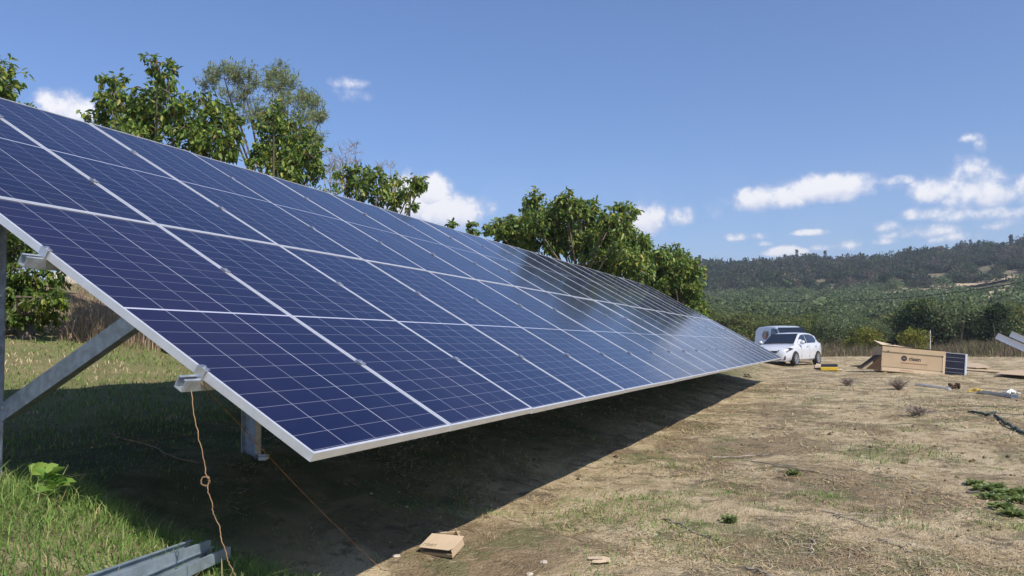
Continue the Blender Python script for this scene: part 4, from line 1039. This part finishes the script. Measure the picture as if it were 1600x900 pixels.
# wires
def wire(name, pts, r, m, label, cat='wire', n=6, wob=0.0, dens=10):
    P = []
    pts = [np.array(p, float) for p in pts]
    for i in range(len(pts)-1):
        p0 = pts[max(i-1, 0)]; p1 = pts[i]; p2 = pts[i+1]; p3 = pts[min(i+2, len(pts)-1)]
        for t in np.linspace(0, 1, dens, endpoint=False):
            q = .5*((2*p1)+(-p0+p2)*t+(2*p0-5*p1+4*p2-p3)*t*t+(-p0+3*p1-3*p2+p3)*t**3)
            P.append(q+RNG.normal(0, wob, 3) if wob else q)
    P.append(pts[-1]); c = tuple(map(float, P[-1]))
    mb = MB(); mb.tube(P, r, n)
    return tag(mb.build(name, m, smooth=True, origin=c), label, cat)
top1 = tp(-.045, .62, -.09)
def hang():
    d0 = float((np.array(top1)-CP) @ CF)
    px = [(299, 612), (302, 640), (309, 680), (318, 715), (322, 742)]
    P = [at(x, y, d0-.02*i) for i, (x, y) in enumerate(px)]
    dl = d0-.12
    loop = [at(321+7*math.cos(a), 752+7*math.sin(a), dl+.004*k) for k, a in enumerate(np.linspace(-1.2, 5.6, 9))]
    rest = [(324, 762), (331, 785), (334, 805), (343, 822), (346, 842), (352, 860), (357, 878), (364, 893), (371, 906)]
    P += loop+[at(x, y, dl-.02-.012*i) for i, (x, y) in enumerate(rest)]
    P = [np.array(top1)]+P
    wire('twisted_wire', P, .0022, M['rope2'], 'tan twisted wire with a small loop hanging from the end of the lower purlin', wob=.0015, dens=6)
    e = ground_px(596, 890); wire('twine', [np.array(tp(-.012, .60, -.04)), (np.array(tp(-.012, .60, -.04))+e)/2-np.array([0, 0, .02]), e], .0018, M['rope'], 'straight orange twine stretched from the panel edge down to the ground', 'twine', wob=.001)
hang()
wire('cut_stick', [ground_px(*p)+np.array([0, 0, .012]) for p in ((170, 679), (200, 690), (240, 701), (270, 716), (312, 727))], .006, M['rope2'], 'thin crooked tan stick lying on the shaded ground left of the hanging wire', 'stick', wob=.003)
# cable across the valley with its two poles
def overhead():
    a, b_ = at(1092, 470, 120), at(1690, 420, 78)
    px = [(1092, 470), (1170, 470.5), (1230, 471), (1300, 471), (1370, 468), (1430, 463.5), (1500, 456), (1560, 447), (1600, 440), (1660, 430)]
    P = [at(x, y, 120-42*(i/9)) for i, (x, y) in enumerate(px)]
    wire('overhead_cable', P, .045, M['cable'], 'black overhead cable sagging across the view of the olive grove', 'cable', 5, dens=4)
    for q, lab in ((P[0], 'wooden pole carrying the left end of the overhead cable'), (P[-1], 'wooden pole carrying the right end of the overhead cable')):
        g = hz(q[0], q[1]); mb = MB(); mb.tube([(q[0], q[1], g-.5), (q[0], q[1], q[2]+.3)], [.13, .10], 10); mb.box((q[0], q[1], q[2]+.05), (.5, .08, .08))
        tag(mb.build('utility_pole', M['bark'], origin=(float(q[0]), float(q[1]), g)), lab, 'pole')
overhead()
# small cardboard box and scraps in the foreground
def small_box():
    p = ground_px(684, 868); a = ground_px(655, 862); b_ = ground_px(711, 876)
    d = b_-a; rz = math.atan2(d[1], d[0]); L = float(np.linalg.norm(d[:2]))*.88; Wd = L*.60; H = .05
    root = empty('cardboard_box', (float((a+b_)[0]/2), float((a+b_)[1]/2), float(p[2])), rz, 'small open pale cardboard box lying at the edge of the shadow', 'cardboard box')
    root.rotation_euler = (math.radians(21), math.radians(-2), rz)
    b = MB(); t = .004
    b.box((0, Wd/2, t/2), (L, Wd, t)); b.box((0, t/2, H*.25), (L-.001, t, H*.45)); b.box((0, Wd-t/2, H/2), (L-.001, t, H)); b.box((-L/2+t/2, Wd/2, H/2), (t, Wd-2*t-.001, H*.9)); b.box((L/2-t/2, Wd/2, H/2), (t, Wd-2*t-.001, H*.9))
    b.build('tray', M['card'], root)
    l = MB(); l.prism([(-L/2-.004, 0), (L/2-.02, -.004), (L/2+.006, .02), (L/2+.004, Wd+.01), (-L/2-.002, Wd+.012)], (0, 0, H*1.02), (0, 0, H*1.02+t), (1, 0, 0), (0, 1, 0)); l.build('lid', M['card_pale'], root)
    text_mesh('risen', .05, M['ink_soft'], root, Matrix.Translation((-L*.24, Wd*.25, H*1.02+t+.0015)) @ Matrix.Diagonal((1, 1, .3, 1)))
    c = ground_px(699, 842)
    s = MB(); s.box((0, 0, .025), (.16, .005, .05), Matrix.Rotation(.5, 3, 'X')); s.box((.02, .05, .02), (.15, .09, .004), Matrix.Rotation(.25, 3, 'Y')); s.box((.07, .0, .03), (.004, .10, .06), Matrix.Rotation(-.4, 3, 'Y'))
    o = s.build('cardboard_scrap', M['card_pale'], loc=tuple(map(float, c)), rot=(0, 0, rz+.7)); tag(o, 'torn folded piece of cardboard behind the small box', 'cardboard')
    # curled offcut
    c = ground_px(938, 878); s = MB(); pts = []
    for k in range(9):
        t_ = -1.1+2.2*k/8; pts.append((.055*math.sin(t_+.4)+.02, .05*math.cos(t_)*.9))
    outer = [(x*1.0+.03, y*1.4) for x, y in pts]
    s.prism([(-.07, .035), (.03, .055), (.06, .02), (.055, -.03), (-.02, -.06), (-.06, -.055), (-.05, -.025), (.01, -.012), (.012, .012), (-.07, .012)], (0, 0, .012), (0, 0, .018), (1, 0, 0), (0, 1, 0))
    o = s.build('cardboard_offcut', M['card_pale'], loc=tuple(map(float, c)), rot=(.05, .04, -1.1)); tag(o, 'pale notched cardboard offcut on the dry soil at the bottom centre', 'cardboard')
small_box()
# yellow case with papers
def yellow_case():
    c = ground_px(1296, 579); rz = look_az(c)+PI/2
    root = empty('tool_case', tuple(map(float, c)), rz, 'open yellow tool case with black inside near the car', 'tool case')
    b = MB(); b.box((0, 0, .07), (.62, .34, .13)); b.build('case', M['yellow'], root, bevel=.015)
    l = MB(); l.box((0, .10, .165), (.60, .26, .05), Matrix.Rotation(.5, 3, 'X')); l.build('lid', M['black'], root, bevel=.01)
    flat_thing('paper_sheet', [(1273, 577), (1287, 578), (1285, 572.5), (1276, 571.5)], .006, M['card_pale'], 'pale sheet of cardboard left of the yellow case', 'cardboard', .06, .05)
    flat_thing('paper_sheet', [(1308, 579.5), (1318, 579), (1313, 577)], .006, M['card_pale'], 'small pale sheet right of the yellow case', 'cardboard', .03)
yellow_case()
flat_thing('cardboard_sheet', [(1504, 577), (1526, 578.5), (1548, 577.5), (1530, 570.5), (1508, 570)], .02, M['card'], 'flattened brown cardboard sheet right of the carton', 'cardboard', .10)
flat_thing('wooden_plank', [(1506, 580), (1572, 584.5), (1574, 582.5), (1508, 577)], .04, M['wood'], 'long pale plank lying in front of the flattened cardboard', 'plank', .06)
flat_thing('cardboard_sheet', [(1554, 588), (1600, 593), (1625, 592), (1612, 584), (1578, 583)], .015, M['card'], 'warped cardboard sheet at the right edge of the field', 'cardboard', .10, .03)
flat_thing('cardboard_sheet', [(1328, 572.5), (1346, 573.5), (1344, 571.5)], .02, M['card_dark'], 'thin dark sheet left of the carton flap', 'cardboard', .04)
rail((1432, 602), (1484, 609), .10, .05, M['alu'], 'metal_rail', 'pale metal rail on the ground left of the debris heap')
rail((1531, 614), (1586, 622), .14, .06, M['galv'], 'metal_rail', 'grey metal rail on the ground right of the yellow bag')
def heap(name, px, r, h, m, label, cat, n=16):
    c = ground_px(*px); mb = MB(); rr = random.Random(int(px[0]))
    for k in range(n):
        a = rr.uniform(0, 6.28); q = r*rr.random()**.6; s = rr.uniform(.25, .55)*r
        mb.box((math.cos(a)*q, math.sin(a)*q, rr.uniform(.1, .8)*h), (s, s*rr.uniform(.3, .8), h*rr.uniform(.1, .4)), Matrix.Rotation(rr.uniform(0, 3), 3, 'Z') @ Matrix.Rotation(rr.uniform(-.6, .6), 3, 'X') @ Matrix.Rotation(rr.uniform(-.5, .5), 3, 'Y'))
    return tag(mb.build(name, m, loc=tuple(map(float, c))), label, cat)
heap('yellow_bag', (1521, 613), .16, .10, M['yellow'], 'crumpled yellow bag between the two rails', 'bag', 9)
heap('debris_heap', (1493, 608), .20, .16, M['card_dark'], 'heap of dark brown debris beside the yellow bag', 'debris', 22)
heap('plastic_wrap', (1580, 614), .24, .07, M['white'], 'crumpled white plastic wrap behind the right hand rail', 'plastic', 12)
heap('plastic_wrap', (1362, 580.5), .12, .04, M['white'], 'scrap of white plastic under the carton flap', 'plastic', 5)
heap('concrete_lump', (1168, 590), .12, .13, M['card_dark'], 'small dark lump on the ground beside the far post', 'lump', 10)
# white scrap on the block by the second post
def post_scrap():
    c = ground_px(412, 718); mb = MB(); mb.box((0, 0, .014), (.10, .06, .028)); mb.box((0, 0, .034), (.10, .06, .008), Matrix.Rotation(.1, 3, 'Y'))
    tag(mb.build('packing_block', M['white'], loc=tuple(map(float, c)), rot=(0, 0, .5)), 'small white block in the shade at the foot of the second post', 'block')
post_scrap()
# stakes at the far field edge
def stakes():
    p = ground_px(1453, 551); d = float((p-CP) @ CF)
    a = at(1453.5, 516, d); mb = MB(); mb.tube([p-np.array([0, 0, .2]), a], [.035, .03], 6); tag(mb.build('thin_stake', M['white'], origin=tuple(map(float, p))), 'thin pale stake standing behind the carton', 'stake')
    mb = MB(); mb.tube([at(1437, 537, d-1), at(1444, 531, d-1), at(1451, 524, d-1)], [.05, .04, .02], 5)
    for q in ((1440, 533, 1434, 527), (1446, 529, 1447, 520)): mb.tube([at(q[0], q[1], d-1), at(q[2], q[3], d-1)], [.03, .012], 4)
    b0 = ground_px(1437, 552); mb.tube([b0, at(1437, 537, d-1)], [.05, .05], 5)
    tag(mb.build('dead_branch', M['twig'], origin=tuple(map(float, b0))), 'slanting dead branch left of the pale stake', 'branch')
stakes()
# dry weeds, fallen twigs, hose, stones, broad leaved weed
def dry_weed(px, r, h, label, n=70, m='twig'):
    c = ground_px(*px); mb = MB(); rr = random.Random(int(px[0]*3))
    for k in range(n):
        a = rr.uniform(0, 6.28); q = r*rr.random(); e = (math.cos(a)*q*1.2, math.sin(a)*q*1.2, h*rr.uniform(.4, 1))
        mid_ = (e[0]*.4+rr.uniform(-.04, .04), e[1]*.4, e[2]*.6); mb.tube([(rr.uniform(-.1, .1)*r, rr.uniform(-.1, .1)*r, -.02), mid_, e], [.008, .006, .003], 3, False)
        for _ in range(2):
            mb.tube([mid_, (mid_[0]+rr.uniform(-.14, .14), mid_[1]+rr.uniform(-.14, .14), mid_[2]+rr.uniform(0, .12))], [.005, .003], 3, False)
    return tag(mb.build('dry_weed', M[m], loc=tuple(map(float, c))), label, 'weed')
dry_weed((1405, 610), .34, .36, 'tangled dark dry weed in front of the carton')
dry_weed((1325, 603), .36, .24, 'low brown dry weed in front of the yellow case', 46)
dry_weed((1432, 650), .30, .16, 'pale dry weed on the field below the carton', 40)
def twig(px, r, label, wob=.012):
    g = [ground_px(*p)+np.array([0, 0, r*1.1]) for p in px]; P = []
    for a, b_ in zip(g[:-1], g[1:]):
        for t in np.linspace(0, 1, 5, endpoint=False): P.append(a*(1-t)+b_*t+RNG.normal(0, wob, 3)*np.array([1, 1, .3]))
    P.append(g[-1]); mb = MB(); n = len(P)
    mb.tube(P, [r*(1-.6*i/n) for i in range(n)], 5)
    for k in range(2, n-1, 3):
        d = P[k+1]-P[k-1]; s = np.array([-d[1], d[0], 0]); s /= np.linalg.norm(s)+1e-9
        e = P[k]+d*1.0+s*RNG.uniform(-.12, .12)+np.array([0, 0, .02]); mb.tube([P[k], e], [r*.5, r*.2], 4)
    return tag(mb.build('fallen_twig', M['twig'], origin=tuple(map(float, P[0]))), label, 'twig')
twig([(1112, 717), (1150, 716), (1175, 713), (1210, 711)], .011, 'dark forked twig lying on the straw at mid field')
twig([(1040, 812), (1075, 828), (1110, 842), (1124, 848)], .009, 'long dark twig lying right of the small box')
twig([(1375, 843), (1405, 856), (1425, 866)], .008, 'short twig on the bare soil at the lower right')
twig([(1175, 722), (1250, 735), (1330, 748)], .008, 'thin twig running right from the forked twig', .02)
twig([(1500, 770), (1540, 772), (1582, 785)], .008, 'thin twig behind the green weeds at the right')
twig([(1290, 800), (1330, 812), (1372, 830)], .006, 'slender twig in the middle of the lower right field', .02)
twig([(1268, 845), (1272, 860), (1262, 872)], .008, 'small crooked twig standing on the soil near the bottom')
twig([(1165, 890), (1190, 897), (1215, 905)], .010, 'dark twig at the bottom edge of the field')
wire('garden_hose', [ground_px(*p)+np.array([0, 0, .03]) for p in ((1514, 645), (1530, 648), (1545, 650), (1556, 647))], .018, M['net'], 'short dark green piece of hose lying in the weeds', 'hose', 8, .01)
wire('garden_hose', [ground_px(*p)+np.array([0, 0, .03]) for p in ((1557, 652), (1566, 661), (1580, 670), (1600, 680), (1625, 688))], .020, M['net'], 'dark green hose running out of the picture at the right', 'hose', 8, .01)
def stones():
    rr = random.Random(9)
    spots = [((1024, 836), .014, 'white pebble right of the green tufts'), ((968, 803), .010, 'tiny pale pebble among the green tufts'), ((1425, 851), .018, 'pale stone on bare soil at the lower right'), ((850, 880), .022, 'flat pale stone right of the small box'), ((828, 898), .018, 'pale stone at the bottom edge below the flat one'),
             ((895, 780), .012, 'small white pebble near the shadow edge'), ((1058, 765), .012, 'small pale pebble at mid field'), ((1300, 690), .02, 'pale stone on the straw at mid field'), ((618, 870), .022, 'pale stone at the tip of the panel shadow'), ((1232, 758), .012, 'small pebble below the forked twig')]
    for px, r, lab in spots:
        c = ground_px(*px); bm = bmesh.new(); bmesh.ops.create_icosphere(bm, subdivisions=2, radius=r)
        for v in bm.verts: v.co *= rr.uniform(.8, 1.2); v.co.z *= .55; v.co.x *= 1.3
        me = bpy.data.meshes.new('stone'); bm.to_mesh(me); bm.free(); me.materials.append(M['stone'])
        o = bpy.data.objects.new('stone', me); COL.objects.link(o); o.location = (c[0], c[1], c[2]+r*.2); o.rotation_euler = (0, 0, rr.uniform(0, 6)); tag(o, lab, 'stone')
    for i, (px, dd, r) in enumerate((((98, 440), 19, .28), ((112, 452), 18.6, .22), ((90, 455), 18.7, .2))):
        q = at(*px, dd); bm = bmesh.new(); bmesh.ops.create_icosphere(bm, subdivisions=2, radius=r)
        for v in bm.verts: v.co *= rr.uniform(.8, 1.15); v.co.x *= 1.4
        zb = hz(q[0], q[1])
        me = bpy.data.meshes.new('boulder'); bm.to_mesh(me); bm.free(); me.materials.append(M['stone'])
        o = bpy.data.objects.new('boulder', me); COL.objects.link(o); o.location = (q[0], q[1], max(q[2], zb)); tag(o, ['largest pale boulder behind the shrub under the array', 'pale boulder right of the largest one behind the shrub', 'small pale boulder left of the others behind the shrub'][i], 'boulder')
stones()
def broad_weed():
    c = ground_px(74, 792)
    n = 30; a = RNG.uniform(0, 6.28, n); P = np.stack([RNG.normal(0, .025, n), RNG.normal(0, .04, n), RNG.uniform(.07, .17, n)], 1)
    D = np.stack([np.cos(a), np.sin(a), RNG.uniform(.2, .9, n)], 1); L = RNG.uniform(.04, .085, n)
    V, Fq, C = leaves(P, D, L, L*.7, pal(n, [(.28, .42, .09), (.20, .33, .065)], [.6, .4]), .12, .3)
    o = mesh_np('broadleaf_weed', V, Fq, C, [M['leaf']]); o.location = tuple(map(float, c)); tag(o, 'bright broad leaved weed on the grass hump by the steel post', 'weed')
    patch = 'leafy green weed in the patch at the right side of the field'
    spots = [((1240, 742), .06, 'small green weed at mid field', None), ((1140, 816), .05, 'tiny green seedling right of the long twig', None)]
    spots += [((x, y), r, patch, 'weeds in the patch at the right') for x, y, r in ((1522, 758, .08), (1538, 766, .10), (1556, 764, .09), (1548, 780, .12), (1572, 774, .11), (1590, 786, .12), (1566, 795, .10), (1600, 772, .10), (1585, 806, .09))]
    for px, r, lab, grp in spots:
        c = ground_px(*px); n = int(150*(r/.08)); a = RNG.uniform(0, 6.28, n); q = np.minimum(np.abs(RNG.normal(0, .35, n)), .7)*r
        P = np.stack([np.cos(a)*q, np.sin(a)*q, RNG.uniform(0, .035, n)], 1)
        D = np.stack([np.cos(a), np.sin(a), RNG.uniform(.1, .9, n)], 1); L = RNG.uniform(.025, .055, n)
        V, Fq, C = leaves(P, D, L, L*.55, pal(n, [(.22, .29, .09), (.17, .23, .07), (.30, .33, .13)], [.5, .3, .2]), .12, .3)
        o = mesh_np('green_weed', V, Fq, C, [M['leaf']]); o.location = tuple(map(float, c)); tag(o, lab, 'weed', grp)
broad_weed()

# ------------------------------------------------------------------ haze
def haze():
    mb = MB(); mb.box((0, 0, 60), (3900, 3900, 160)); o = mb.build('haze', bpy.data.materials.new('thin_air'))
    m = o.data.materials[0]; m.use_nodes = True; t = m.node_tree; t.nodes.clear(); N = NT(t)
    v = N.n('ShaderNodeVolumePrincipled'); v.inputs['Color'].default_value = (.80, .88, 1.0, 1); v.inputs['Density'].default_value = HAZE
    v.inputs['Anisotropy'].default_value = 0.2
    N.lk(v.outputs[0], N.n('ShaderNodeOutputMaterial').inputs['Volume'])
    tag(o, 'thin pale haze over the whole valley', 'haze', kind='stuff')
haze()
